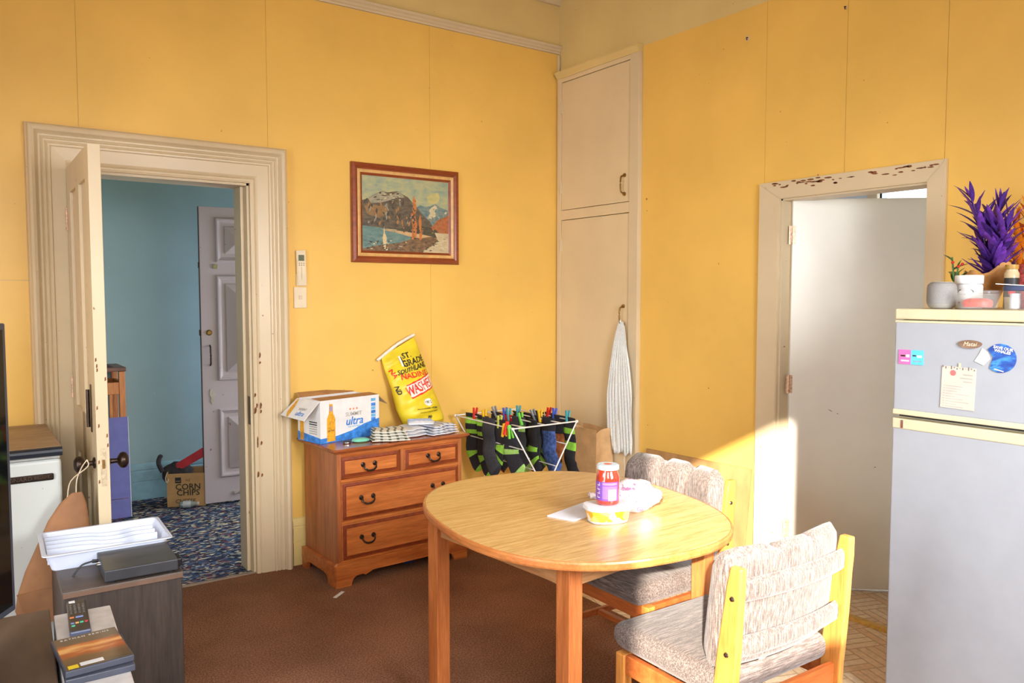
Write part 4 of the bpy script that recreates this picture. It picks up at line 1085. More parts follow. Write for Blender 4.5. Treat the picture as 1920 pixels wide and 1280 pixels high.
cloth_stack('folded_cloth', 'white and blue grey striped cloth folded below the yellow sack', (-1.150, -.345, CT), math.radians(12), .19, .17, .056, 4, M_CW, M_CB, 3)
cs = thing('folded_sock', 'white folded cloth with blue stripes topmost at the foot of the yellow sack', 'cloth', (-1.245, -.335, CT + .0575), math.radians(-25), 'folded cloths on the chest')
mb = MB(); mb.grid(lambda u, v: ((u - .5) * .15, (v - .5) * .09 + .004 * math.sin(9 * u), .012 + .012 * math.sin(PI * v) ** .5 * math.sin(PI * u) ** .3), 12, 10); mb.box(-.07, .07, -.040, .040, 0, .012, .005)
mb.build('folded_layer', M_CW, cs, smooth=60)
for k in (-1, 1): MB().box(-.07, .06, k * .022 - .003, k * .022 + .003, .0005, .0262, .001).build('stripe', M_CB, cs)
tag(MB().lathe([(0, 0), (.032, 0), (.040, .006), (.036, .014), (.022, .019), (0, .020)], 24, sx=1.25).build('soap_dish', plain('mint green plastic', (120, 202, 172), .3, .05), loc=(-1.612, -.345, CT), smooth=50), 'mint green plastic lid in front of the beer carton', 'lid')
t = thing('bottle_cap', 'small black cap with a silver rim in front of the beer carton', 'cap', (-1.692, -.352, CT))
MB().lathe([(0, 0), (.020, 0), (.021, .003), (.021, .009), (.019, .012), (0, .0125)], 20).build('cap_body', M_BLACK, t); MB().lathe([(.0212, .0030), (.0216, .004), (.0216, .007), (.0212, .008)], 20).build('rim', M_CHROME, t)
mb = MB(); mb.grid(lambda u, v: ((u - .5) * .13, (v - .5) * .09, .006 + .006 * math.sin(7 * u + 3 * v)), 10, 8); o = mb.build('black_cloth', plain('black fabric', (40, 38, 40), .95), loc=(-1.395, -.205, CT + .002), smooth=True)
md = o.modifiers.new('thickness', 'SOLIDIFY'); md.thickness = .003; md.offset = 1
tag(o, 'small black cloth lying behind the folded cloths', 'cloth')

# ================================================================== THINGS ON THE DINING TABLE
TZ = .7405
pp = tag(MB().prism([(-1.735, -2.110), (-1.505, -2.047), (-1.540, -2.180), (-1.700, -2.205)], TZ, TZ + .004, 'XY').build('envelope', plain('white paper', (224, 226, 240), .7, .02)), 'white envelope lying flat on the dining table', 'envelope')
tu = thing('margarine_tub', 'white and yellow printed margarine tub under the red jar', 'tub', (-1.600, -2.262, TZ), math.radians(-20))
def rrect(a, b, n=2.8, k=48): return [((a * math.copysign(abs(math.cos(2 * PI * i / k)) ** (2 / n), math.cos(2 * PI * i / k))), (b * math.copysign(abs(math.sin(2 * PI * i / k)) ** (2 / n), math.sin(2 * PI * i / k)))) for i in range(k)]
def rlathe(prof, a, b, n=2.8):
    mb = MB(); rings = [[mb.bm.verts.new((x * s, y * s, z)) for x, y in rrect(a, b, n)] for s, z in prof]; loft(mb, rings); return mb
m_t, nt, b_ = new_mat('tub print'); v = coords(nt)
vo = nt.nodes.new('ShaderNodeTexVoronoi'); vo.inputs['Scale'].default_value = 38; nt.links.new(v, vo.inputs['Vector'])
sep = nt.nodes.new('ShaderNodeSeparateColor'); nt.links.new(vo.outputs['Color'], sep.inputs[0])
nt.links.new(ramp(nt, sep.outputs[0], [(0, (250, 246, 236)), (.38, (250, 206, 60)), (.62, (246, 178, 40)), (.74, (200, 210, 240)), (.86, (250, 220, 120)), (.94, (150, 160, 230))], 'CONSTANT'), b_.inputs['Base Color']); b_.inputs['Roughness'].default_value = .35
rlathe([(.80, 0), (.84, .002), (.93, .044)], .078, .058).build('tub_body', M_WHITE, tu, smooth=40)
mb = MB(); rr = [[mb.bm.verts.new((x * s, y * s, z)) for x, y in rrect(.0785, .0585)] for s, z in ((.853, .008), (.925, .042))]; loft(mb, rr, False); mb.build('printed_sleeve', m_t, tu, smooth=40)
rlathe([(.94, .043), (1.0, .044), (1.0, .053), (.97, .056), (.90, .0565)], .080, .060).build('tub_lid', M_WHITE, tu, smooth=40)
jr = thing('jar', 'glass jar of red sauce with purple label stacked on the tub', 'jar', (-1.600, -2.262, TZ + .0567))
M_SAUCE = plain('red sauce behind glass', (206, 62, 44), .12, .25, 30, coat=1.0)
MB().lathe([(0, 0), (.030, 0), (.037, .005), (.039, .014), (.039, .086), (.037, .098), (.032, .108), (.031, .116), (0, .116)], 40).build('glass_body', M_SAUCE, jr, smooth=40)
MB().lathe([(.034, .1165), (.0365, .118), (.0365, .130), (.034, .133), (.012, .1335), (0, .1335)], 40).build('lid', plain('pale blue lid', (206, 224, 236), .3, .02), jr, smooth=40)
MB().lathe([(.014, .1336), (0, .1342)], 24).build('lid_seal', plain('lid seal red', (226, 120, 96), .4), jr)
def cyl_patch(name, r, a0, a1, z0, z1, mat, par, n=16):
    mb = MB(); mb.grid(lambda u, v: (r * math.cos(lerp(a0, a1, u)), r * math.sin(lerp(a0, a1, u)), lerp(z0, z1, v)), n, 1); return mb.build(name, mat, par, smooth=True)
va = math.atan2(-4.18 + 2.262, -3.35 + 1.600)     # side facing the room
lb = cyl_patch('label', .0394, va - 1.75, va + 1.02, .018, .080, plain('purple label', (136, 84, 186), .4, .05), jr, 30)
cyl_patch('label_text_block', .0397, va - .45, va + .85, .070, .077, plain('label lilac', (176, 140, 224), .4), lb, 14)
cyl_patch('label_text_block', .0397, va - .45, va + .85, .024, .066, plain('label lilac dim', (160, 120, 210), .4), lb, 14)
cyl_patch('barcode_panel', .0400, va + .05, va + .75, .020, .056, M_WHITE, lb, 10)
for k in range(7): cyl_patch('barcode_bar', .0402, va + .12, va + .66, .0235 + .0042 * k, .0252 + .0042 * k, M_PG, lb, 6)
for k in range(4): cyl_patch('sideways_letter', .0398, va - 1.02, va - .70, .026 + .0135 * k, .029 + .0135 * k, M_WHITE, lb, 5); cyl_patch('sideways_letter', .0398, va - .98 + .2 * (k % 2), va - .93 + .2 * (k % 2), .028 + .0135 * k, .036 + .0135 * k, M_WHITE, lb, 3)

bg = thing('bread_bag', 'crumpled clear white bread bag with purple print behind the jar', 'bread bag', (-1.435, -2.205, TZ), math.radians(-30))
m_b, nt, b_ = new_mat('printed plastic bag'); v = coords(nt)
c1_ = ramp(nt, noise(nt, v, 44, 3), [(.56, (216, 206, 208)), (.60, (176, 130, 172)), (.66, (196, 110, 160)), (.70, (216, 206, 208))])
nt.links.new(c1_, b_.inputs['Base Color']); b_.inputs['Roughness'].default_value = .22; b_.inputs['Coat Weight'].default_value = .6
bump(nt, b_, noise(nt, v, 40, 3), .6, .006)
rr_ = random.Random(4); mb = MB()
ico = bmesh.ops.create_icosphere(mb.bm, subdivisions=4, radius=1.0)
from mathutils import noise as mnoise
for v_ in mb.bm.verts:
    p = v_.co.copy(); k = 1 + .16 * mnoise.noise(p * 2.1) + .07 * mnoise.noise(p * 5.3)
    x, y, z = p.x * .105 * k, p.y * .072 * k, p.z * .060 * k
    if p.x > .3: z *= 1 - .45 * (p.x - .3); y *= 1 - .3 * (p.x - .3)
    v_.co = Vector((x, y, max(0, z + .046)))
mb.build('bag_body', m_b, bg, smooth=80)
mb = MB(); mb.grid(lambda u, v: (-.09 - .06 * u, (v - .5) * (.015 + .06 * u) + .006 * math.sin(12 * v), .040 + .014 * u + .008 * math.sin(9 * v + 3 * u)), 8, 12)
o = mb.build('bag_neck', m_b, bg, smooth=True); md = o.modifiers.new('t', 'SOLIDIFY'); md.thickness = .0015
MB().tube([(-.092, -.010, .042), (-.094, 0, .052), (-.092, .010, .042), (-.092, 0, .034)], .003, 6, closed=True).build('tie', plain('bread tag orange', (236, 170, 90), .4), bg)
# ================================================================== CLOTHES AIRER, SOCKS, PEGS
M_WIRE = plain('white coated wire', (232, 228, 224), .35, .02)
ar = thing('clothes_airer', 'small white wire folding airer hung with dark socks', 'airer', (-.648, -.400, 0))
AZ, AY0, AY1 = .755, -.300, .300
AX = .228
for y in (AY0, AY1):
    for s in (-1, 1):
        MB().tube([(s * AX, y, AZ), (-s * AX * .98, y + .004 * s, .004)], .0042, 8).build('leg', M_WIRE, ar)
    MB().tube([(-AX, y, AZ), (AX, y, AZ)], .0042, 8).build('end_bar', M_WIRE, ar)
    for s in (-1, 1): MB().lathe([(0, -.007), (.008, -.006), (.009, 0), (.008, .006), (0, .007)], 10, (s * AX, y, AZ)).build('corner_cap', M_WIRE, ar)
for x in (-AX, -.150, -.002, .115, AX): MB().tube([(x, AY0, AZ), (x, AY1, AZ)], .0036, 8).build('rail', M_WIRE, ar)
for z in (.63, .51, .16):
    for s in (-1, 1):
        x = s * AX * lerp(-.98, 1, z / AZ)
        MB().tube([(x, AY0, z), (x, AY1, z)], .0032, 8).build('cross_wire', M_WIRE, ar)

M_SB = plain('black sock knit', (44, 42, 48), .95, .12, 120, bstr=.3, bscale=400); M_SG = plain('lime sock knit', (150, 214, 70), .95, .08, 80)
M_SG2 = plain('pale green sock knit', (158, 200, 104), .95, .08, 80); M_SBL = plain('blue pattern sock knit', (66, 86, 140), .95, .3, 50)
M_SOR = plain('orange brown sock knit', (178, 104, 58), .95, .2, 40); M_SRD = plain('red sock knit', (190, 44, 40), .95, .1, 60); M_SY = plain('yellow sock knit', (232, 176, 60), .95, .1, 60); M_SDG = plain('charcoal sock knit', (62, 60, 64), .95, .12, 100, bstr=.3, bscale=400)
def sock_path(foot, ln):
    return smooth_path([(0, 0, .012), (0, 0, -.05), (.004, 0, -.11), (.006, 0, -ln), (.018 * foot, 0, -ln - .05), (.055 * foot, 0, -ln - .095), (.085 * foot, 0, -ln - .125)], 30)
def ribbon(mb, path, i0, i1, hw, th, close0=True, close1=True):
    rows = []
    for i in range(i0, i1 + 1):
        p = path[i]; t = (path[min(i + 1, len(path) - 1)] - path[max(i - 1, 0)]).normalized()
        s = Vector((t.z, 0, -t.x)) * -1
        e = 1.0
        if i >= len(path) - 4: e = (.98, .90, .72, .35)[i - (len(path) - 4)]
        wob = .004 * math.sin(i * .7)
        rows.append([mb.bm.verts.new(p + s * (hw * e * math.cos(a)) + Vector((0, wob + th * (e if e < .8 else 1) * math.sin(a), 0))) for a in [2 * PI * k / 14 for k in range(14)]])
    loft(mb, rows)
def sock(x, y, rz, foot, ln, body, accent, bands, label, hw=.058):
    t = thing('sock', label, 'sock', (-.648 + x, y, AZ + .002), rz, 'socks on the airer'); path = sock_path(foot, ln)
    mb = MB(); ribbon(mb, path, 0, 30, hw, .008); mb.build('knit', body, t, smooth=60)
    for a, b in bands:
        mb = MB(); ribbon(mb, path, a, b, hw + .0012, .0094); mb.build('band', accent, t, smooth=60)
B2 = [(2, 5), (8, 10)]; HT = [(17, 20), (27, 30)]
dn = -PI / 2
SOCKS = [(-.150, -.165, dn + .2, 1, .19, M_SB, M_SG, B2 + HT, 'black sock with lime bands at the left end of the airer'),
         (-.150, -.285, dn + .1, 1, .20, M_SB, M_SG, B2 + HT, 'black sock with lime bands second from the left end'),
         (-.150, -.455, dn - .1, -1, .17, M_SB, M_SG, [(12, 15), (18, 20), (27, 30)], 'black sock with lime bands low on its leg, mid left of the airer'),
         (-.002, -.205, dn, 1, .19, M_SB, M_SG2, HT, 'plain black sock with pale green heel, behind the yellow peg'),
         (-.002, -.320, dn, -1, .20, M_SB, M_SRD, [(0, 3), (27, 30)], 'black sock with red cuff and toe, middle of the airer'),
         (-.002, -.440, dn + .15, 1, .17, M_SDG, M_SG2, [(4, 7), (27, 30)], 'charcoal sock with pale green patch, centre of the airer'),
         (-.002, -.580, dn - .2, 1, .16, M_SB, M_SG, [(13, 16), (20, 23)], 'wide black sock with two lime bands low down, beside the front corner'),
         (.115, -.275, dn, 1, .18, M_SB, M_SDG, [(27, 30)], 'all black sock standing highest at the back of the airer'),
         (.115, -.450, dn, -1, .18, M_SDG, M_SB, [(0, 4)], 'charcoal ribbed sock behind the grey peg'),
         (.115, -.580, dn + .1, 1, .17, M_SBL, M_SB, [(0, 6)], 'blue patterned sock with black cuff, right of centre'),
         (AX, -.330, dn, 1, .17, M_SB, M_SY, [(27, 30)], 'black sock with yellow toe at the back right of the airer'),
         (AX + .018, -.430, dn, 1, .18, M_SDG, M_SG, [(18, 21)], 'charcoal sock with a lime heel under the red peg on the right'),
         (AX, -.520, dn + .1, -1, .17, M_SOR, M_SB, [(0, 9), (21, 22), (24, 25)], 'orange brown patterned sock with black top, right of the airer'),
         (AX, -.635, dn - .1, 1, .22, M_SB, M_SG, [(5, 8), (11, 13), (27, 30)], 'black sock with lime bands and toe at the right end of the airer')]
SOCKS += [(-.168, -.370, dn + .1, 1, .18, M_SDG, M_SB, [(27, 30)], 'plain charcoal sock between the left banded socks'),
          (-.150, -.570, dn + .2, 1, .15, M_SB, M_SG2, [(14, 17), (26, 30)], 'black sock with pale green toe just behind the front corner'),
          (.133, -.365, dn, 1, .18, M_SB, M_SG2, [(16, 19)], 'black sock with pale green heel behind the centre green peg'),
          (.133, -.515, dn, -1, .18, M_SDG, M_SG, [(15, 18), (20, 22)], 'charcoal sock with lime stripes beside the orange patterned sock')]
for s in SOCKS: sock(*s)

def peg(px, y, lean, mat, label, z=0.0, spread=.12):
    t = thing('clothes_peg', label, 'peg', (-.648 + px, y, AZ + .004 + z), 0, 'plastic pegs on the airer', rot=(lean, random.uniform(-.15, .15), 0))
    for s in (-1, 1):
        M = Matrix.Rotation(s * spread, 4, 'Y')
        MB().box(s * .0065 - .0042, s * .0065 + .0042, -.0075, .0075, -.026, .050, .0015, 2, M).build('prong', mat, t)
    MB().tube([(-.012, 0, .012), (.012, 0, .012)], .004, 8).build('spring', M_CHROME, t)
PC = {n: plain('peg ' + n, c, .35, .04) for n, c in dict(red=(222, 44, 40), yellow=(244, 190, 40), blue=(66, 96, 206), teal=(70, 164, 176), lime=(120, 210, 70), grey=(140, 142, 152), pale=(198, 206, 90)).items()}
for a in [(-.150, -.195, .1, 'red', 'red peg on the sock at the left end'), (-.150, -.300, 0, 'yellow', 'yellow peg on the second sock from the left'),
          (-.002, -.205, -.5, 'grey', 'blue grey peg leaning right, left half of the airer'), (-.150, -.455, .15, 'pale', 'pale yellow green peg hanging low at mid left', -.015),
          (-.002, -.300, .1, 'blue', 'blue peg beside the red sock cuff'), (-.002, -.345, 0, 'teal', 'teal peg just right of the left blue peg'),
          (.115, -.275, 0, 'teal', 'tall teal peg on the highest black sock'), (-.002, -.470, -.3, 'lime', 'green peg leaning right in the centre of the airer', -.01),
          (.115, -.445, -.5, 'grey', 'grey peg leaning right at the back of the airer'), (.115, -.500, -.1, 'yellow', 'yellow peg on the right half of the airer'),
          (AX, -.430, .3, 'red', 'red peg on the right half of the airer'), (AX, -.490, 0, 'blue', 'blue peg on the right half of the airer'), (AX, -.615, 0, 'teal', 'teal peg on the sock at the right end'),
          (-AX, -.620, PI + .15, 'yellow', 'yellow peg hanging upside down near the front corner', -.01), (-AX, -.645, PI, 'red', 'red peg hanging beside the front corner', .004), (-AX, -.672, PI - .15, 'lime', 'green peg hanging at the front corner', -.012)]:
    peg(a[0], a[1], a[2], PC[a[3]], a[4], a[5] if len(a) > 5 else 0)

# kraft bag beside the airer
M_KP = plain('kraft paper', (206, 164, 116), .85, .08, 10, bstr=.15, bscale=20)
kb = thing('paper_bag', 'tall open brown paper bag standing against the cupboard behind the airer', 'paper bag', (-.128, -.478, 0), math.radians(4))
mb = MB(); Wd, Dp, Hh = .130, .080, .655
for pts in ([(-Dp, -Wd), (-Dp, Wd)], [(-Dp, Wd), (Dp, Wd)], [(Dp, Wd), (Dp, -Wd)], [(Dp, -Wd), (-Dp, -Wd)]):
    (ax, ay), (bx2, by) = pts; side = ax != bx2
    def f(u, v):
        x = lerp(ax, bx2, u); y = lerp(ay, by, u); k = math.sin(PI * u) * min(1, v * 1.4)
        if side: y *= 1 - .16 * k
        x *= 1 - .10 * v
        return (x, y, Hh * v + (.012 * math.sin(3 * u + 1) if v == 1 else 0))
    mb.grid(f, 8, 10)
bmesh.ops.remove_doubles(mb.bm, verts=mb.bm.verts, dist=.0005)
mb.bm.faces.new([mb.bm.verts.new(p) for p in ((-Dp, -Wd, .001), (Dp, -Wd, .001), (Dp, Wd, .001), (-Dp, Wd, .001))])
o = mb.build('bag_wall', M_KP, kb); md = o.modifiers.new('t', 'SOLIDIFY'); md.thickness = .0015
MB().tube([(-Dp * .9, -Wd, Hh + .002), (-Dp * .9, 0, Hh + .010), (-Dp * .9, Wd * .9, Hh + .004)], .003, 6).build('rolled_rim', M_KP, kb)

# ================================================================== THINGS ON THE DARK CABINET AND SHELF
def at(root, dx, dy): pass
tray = thing('cutlery_tray', 'white plastic cutlery tray on the dark cabinet', 'tray', (-2.925, -1.012, .5505), math.radians(-2))
M_TRAY = plain('blue white plastic', (206, 212, 230), .35, .015)
TA, TB, TH = .205, .160, .062
mb = MB()
def rr2(a, b, r=.02, n=5):
    pts = []
    for cx, cy, a0 in ((a - r, b - r, 0), (-a + r, b - r, PI / 2), (-a + r, -b + r, PI), (a - r, -b + r, 3 * PI / 2)):
        for k in range(n + 1): pts.append((cx + r * math.cos(a0 + PI / 2 * k / n), cy + r * math.sin(a0 + PI / 2 * k / n)))
    return pts
rings = [[mb.bm.verts.new((x, y, z)) for x, y in rr2(a, b)] for a, b, z in ((TA - .030, TB - .030, .0), (TA - .014, TB - .014, TH - .004), (TA, TB, TH - .004), (TA, TB, TH), (TA - .012, TB - .012, TH), (TA - .028, TB - .028, .004))]
loft(mb, rings); mb.build('tray_shell', M_TRAY, tray, smooth=35)
for k in range(4):
    yb = -.085 + .052 * k; r_ = random.Random(k)
    path = smooth_path([(-TA + .02, yb + .03, 0), (-.10, yb + .028, 0), (-.045, yb + .012, 0), (-.01, yb - .012, 0), (.05, yb - .018, 0), (.10, yb + .0, 0), (.17, yb - .005, 0)][: 7 if k > 0 else 5], 20)
    mb = MB(); rows = [[mb.bm.verts.new((p.x, p.y + dy, z)) for dy, z in ((-.007, .004), (-.0025, .056), (.0025, .056), (.007, .004))] for p in path]
    loft(mb, rows); mb.build('divider', M_TRAY, tray, smooth=50)
for x, y in ((.03, .09), (.06, .085), (-.05, -.10)): MB().lathe([(0, 0), (.005, .001), (.006, .004), (.003, .006), (0, .006)], 8, (x, y, .006)).build('crumb', plain('rust crumb', (96, 60, 50), .7), tray)
bxs = thing('set_top_box', 'flat black set-top box in front of the white cutlery tray', 'electronics', (-2.862, -1.262, .5505), math.radians(-2))
mb = MB(); mb.box(-.112, .112, -.118, .150, .006, .044, .004); mb.build('casing', M_DGREY, bxs)
MB().box(-.110, .110, -.116, .148, .0441, .0446).build('lid_panel', plain('grey brown metal lid', (70, 66, 62), .35, .06), bxs)
for x in (-.09, .09):
    for y in (-.1, .13): MB().lathe([(.010, 0), (.010, .006)], 12, (x, y, 0)).build('foot', M_BLACK, bxs)
for k in range(3): MB().lathe([(0, -.1205), (.004, -.1205), (.004, -.112), (0, -.112)], 10, (0, .03 + .022 * k, .024), 'X').build('socket', M_CHROME, bxs)
MB().box(.112, .130, -.09, -.02, .008, .036, .004).build('plug', M_BLACK, bxs)
cb_ = thing('power_cable', 'thin black cable curving down from the set-top box', 'cable', (-2.986, -1.205, .575))
MB().tube([(.012, .0, .006), (-.006, .0, .008)], .006, 8).build('connector', M_BLACK, cb_)
MB().tube(smooth_path([(-.006, .0, .008), (-.045, -.010, -.002), (-.085, -.030, -.06), (-.104, -.05, -.16), (-.108, -.06, -.34), (-.10, -.06, -.56)], 24), .0032, 8).build('cord', M_BLACK, cb_, smooth=True)

rc = thing('tv_remote', 'long dark tv remote with coloured buttons on the white shelf', 'remote', (-3.114, -1.925, .6555), math.radians(-4))
MB().box(-.023, .023, -.118, .108, 0, .017, .005).build('body', plain('brown black plastic', (58, 52, 48), .35, .05), rc)
MB().box(-.023, .023, -.119, -.104, .001, .0165, .003).build('end_cap', plain('blue grey', (88, 96, 122), .35), rc)
MB().box(-.018, -.004, .088, .102, .0165, .0178).build('logo_sticker', M_WHITE, rc)
MC = {n: plain('key ' + n, c, .4) for n, c in dict(o=(222, 120, 60), b=(120, 140, 200), r=(196, 60, 70), g=(70, 190, 150), y=(220, 170, 100), d=(88, 84, 82)).items()}
for r in range(6):
    for c in range(4): MB().box(-.018 + c * .0095, -.012 + c * .0095, .006 + r * .012, .013 + r * .012, .0165, .0185, .001).build('button', MC['d'], rc)
for x0, x1, y, m in ((-.020, -.010, -.022, 'o'), (-.007, .010, -.022, 'b'), (-.019, -.011, -.062, 'b'), (-.009, -.001, -.062, 'y'), (.001, .009, -.062, 'g'), (.011, .019, -.062, 'r'), (-.018, -.010, -.080, 'g')): MB().box(x0, x1, y - .004, y + .004, .0165, .0190, .001).build('button', MC[m], rc)
M_DVD = plain('dvd case grey', (74, 78, 92), .3, .05)
def dvd(z, rz, x, y, label, art):
    t = thing('disc_case', label, 'disc case', (x, y, z), rz, 'disc cases on the shelf')
    MB().box(-.068, .068, -.096, .096, 0, .0145, .002).build('case', M_DVD, t)
    if art:
        m, nt, b = new_mat('sunset cover'); v = coords(nt)
        sp2 = nt.nodes.new('ShaderNodeSeparateXYZ'); nt.links.new(v, sp2.inputs[0])
        f = nt.nodes.new('ShaderNodeMath'); f.operation = 'MULTIPLY_ADD'; f.inputs[1].default_value = 5.2; f.inputs[2].default_value = .5; nt.links.new(sp2.outputs['Y'], f.inputs[0])
        ad = nt.nodes.new('ShaderNodeMath'); ad.operation = 'MULTIPLY_ADD'; ad.inputs[1].default_value = .5; nt.links.new(noise(nt, coords(nt, (8, 30, 1)), 1.0, 4), ad.inputs[0]); 
        nt.links.new(f.outputs[0], ad.inputs[2])
        nt.links.new(ramp(nt, ad.outputs[0], [(.3, (92, 74, 52)), (.55, (120, 86, 52)), (.72, (178, 92, 40)), (.84, (236, 180, 110)), (.93, (196, 108, 44)), (1.0, (110, 92, 74))]), b.inputs['Base Color']); b.inputs['Roughness'].default_value = .15
        cv = MB().box(-.064, .066, -.092, .093, .0146, .0149).build('cover', m, t)
        text('lettering', 'BATMAN BEGINS', .0105, M_WHITE, cv, (.0, .080, .0151), rot=(0, 0, 0), spacing=1.35, extrude=.0001)
        MB().box(-.060, -.040, -.088, -.070, .0149, .0151).build('rating_sticker', plain('yellow sticker', (230, 200, 40), .4), cv)
        MB().box(-.036, .010, -.084, -.066, .0149, .0151).build('white_sticker', M_WHITE, cv)
    return t
dvd(.6555, math.radians(-1), -3.112, -2.208, 'dark disc case underneath the sunset covered one', False)
dvd(.6715, math.radians(3), -3.118, -2.198, 'disc case with an orange sunset cover, topmost on the white shelf', True)

# kraft bag hung on the door knob
hb = thing('hanging_bag', 'brown paper carry bag hanging by string from the left door knob', 'bag', (-3.06, -.795, .25))
HB = [((-3.005, .735), (-2.968, .735), .004), ((-3.045, .700), (-2.955, .690), .016), ((-3.085, .64), (-2.948, .62), .022), ((-3.125, .55), (-2.945, .53), .026), ((-3.165, .46), (-2.945, .45), .028), ((-3.190, .38), (-2.950, .37), .028), ((-3.200, .32), (-2.955, .30), .026), ((-3.185, .265), (-2.965, .255), .018)]
mb = MB(); rings = []
for l, r_, th in HB:
    rings.append([mb.bm.verts.new((lerp(l[0], r_[0], (math.cos(a) + 1) / 2) + 3.06, -th * math.copysign(abs(math.sin(a)) ** .7, math.sin(a)) , lerp(l[1], r_[1], (math.cos(a) + 1) / 2) - .25)) for a in [2 * PI * k / 20 for k in range(20)]])
loft(mb, rings); M_LB = plain('tan kraft paper', (146, 102, 68), .7, .1, 9, bstr=.2, bscale=14)
mb.build('bag_body', M_LB, hb, smooth=50)
MB().prism([(-.135, .140), (.055, .150), (.095, .02), (-.100, .012)], -.034, -.027, 'XZ', .002).build('folded_base', M_LB, hb)
for k in range(3): MB().box(-.02, .03, -.0346, -.034, .055 + .012 * k, .059 + .012 * k).build('printed_line', plain('brown print', (120, 84, 58), .7), hb)
for s in (0, 1):
    MB().tube(smooth_path([(.07 - .03 * s, .0, .46), (.075 - .02 * s, .005, .53), (.095 + .02 * s, .020, .575), (.115, .030, .600)], 12), .0022, 6).build('string_handle', plain('pale string', (206, 186, 160), .8), hb)

# ================================================================== ON THE FRIDGE
FX = -.6565
ROT = (PI / 2, 0, -PI / 2)
cd_ = thing('promo_card', 'pink and blue square card magnet at the left edge of the freezer door', 'magnet', (FX, -2.765, 1.273))
MB().box(-.0012, 0, 0, .043, -.025, .025).build('pink_half', plain('hot pink card', (244, 110, 176), .4, .02), cd_)
MB().box(-.0012, 0, -.043, 0, -.025, .025).build('blue_half', plain('sky blue card', (94, 196, 240), .4, .02), cd_)
for y, z, w, h, m in ((.028, .004, .016, .006, M_SK), (.011, .004, .012, .010, M_WHITE), (.020, -.013, .028, .005, M_WHITE), (-.012, .006, .012, .005, M_DGREY), (-.030, .004, .016, .008, M_WHITE), (-.022, -.013, .028, .004, M_CB)):
    MB().box(-.0016, -.0012, y - w / 2, y + w / 2, z - h / 2, z + h / 2).build('print_line', m, cd_)
ov = thing('oval_magnet', 'brown oval wooden magnet above the handwritten list', 'magnet', (FX, -2.958, 1.328))
MB().prism([(.036 * math.cos(a) * (1 + .06 * math.sin(3 * a)), .0135 * math.sin(a)) for a in [2 * PI * k / 28 for k in range(28)]], -.005, 0, 'YZ', .001).build('plaque', wood('driftwood', (120, 90, 70), (156, 122, 98), 'Y', 20, 8, .6), ov)
text('lettering', 'Matai', .019, M_IV, ov, (-.0053, 0, 0), rot=ROT, shear=.3)
wh = thing('whale_sticker', 'round blue ocean sticker reading save our whales on the freezer door', 'sticker', (FX, -3.050, 1.288))
m, nt, b = new_mat('ocean print'); v = coords(nt)
nt.links.new(ramp(nt, noise(nt, coords(nt, (1, 1, 2.4)), 22, 4), [(.3, (30, 50, 130)), (.5, (46, 92, 178)), (.62, (70, 150, 210)), (.72, (40, 70, 160))]), b.inputs['Base Color']); b.inputs['Roughness'].default_value = .3
pts = [(.044 * math.cos(a), .044 * math.sin(a)) for a in [math.radians(x) for x in range(-140, 149, 8)]]
pts = [(-math.cos(math.radians(x)) * -.044, math.sin(math.radians(x)) * .044) for x in range(0, 360, 8)]
pac = [(math.cos(math.radians(a)) * .046, math.sin(math.radians(a)) * .046) for a in range(52, 52 + 316 - 40, 8)]
pac = [(.046 * math.cos(math.radians(a)), .046 * math.sin(math.radians(a))) for a in range(34, 318, 8)] + [(.022, .002)]
MB().prism(pac, -.0012, 0, 'YZ').build('disc', m, wh)
text('lettering', 'SAVE OUR\nWHALES', .0125, M_WHITE, wh, (-.0016, -.006, .026), rot=(PI / 2, math.radians(10), -PI / 2), bold=.0004, line=.85)
MB().prism([(.018, -.036), (-.010, -.043), (-.011, -.040), (.017, -.033)], -.0015, -.0012, 'YZ').build('print_line', M_WHITE, wh)
pr = tag(MB().prism([(-2.995, 1.318), (-3.012, 1.305), (-3.020, 1.285), (-3.000, 1.262), (-2.972, 1.274), (-2.985, 1.296)], FX - .0008, FX, 'YZ').build('paper_scrap', plain('cream scrap', (226, 214, 204), .6)), 'pale torn paper scrap beside the blue whale sticker', 'paper')
nl = thing('list_note', 'handwritten list with a red dot stuck to the freezer door', 'note', (FX, -2.924, 1.182), rot=(math.radians(1.5), 0, 0))
MB().box(-.0010, 0, -.054, .054, -.070, .069).build('sheet', plain('note paper', (206, 194, 180), .7, .03), nl)
MB().lathe([(.0095, -.0016), (.0095, -.0010)], 20, (0, .018, .048), 'X').build('red_dot', plain('coral dot', (232, 112, 110), .5), nl)
r_ = random.Random(9)
for k in range(9):
    z = .004 - .0085 * k; w = r_.uniform(.03, .08)
    MB().box(-.0013, -.0010, .047 - .006, .047, z - .0012, z + .0012).build('written_line', M_PG, nl); MB().box(-.0013, -.0010, .038 - w, .038, z - .0013, z + .0013).build('written_line', plain('faded pink ink', (206, 170, 164), .7) if k % 2 else M_PG, nl)
for k in range(12): MB().box(-.0013, -.0010, -.05 + k * .009, -.046 + k * .009, .060 + .004 * (k % 2), .065 + .003 * (k % 3)).build('border_leaf', plain('border ink', (130, 116, 112), .7), nl)
for z, w in ((.045, .03), (.033, .04), (.022, .028)): MB().box(-.0013, -.0010, -.044, -.044 + w, z - .002, z + .002).build('written_line', M_PG, nl)
MB().box(-.0018, -.0010, -.006, .002, .066, .082).build('tape', plain('clear tape', (222, 206, 170), .3), nl)

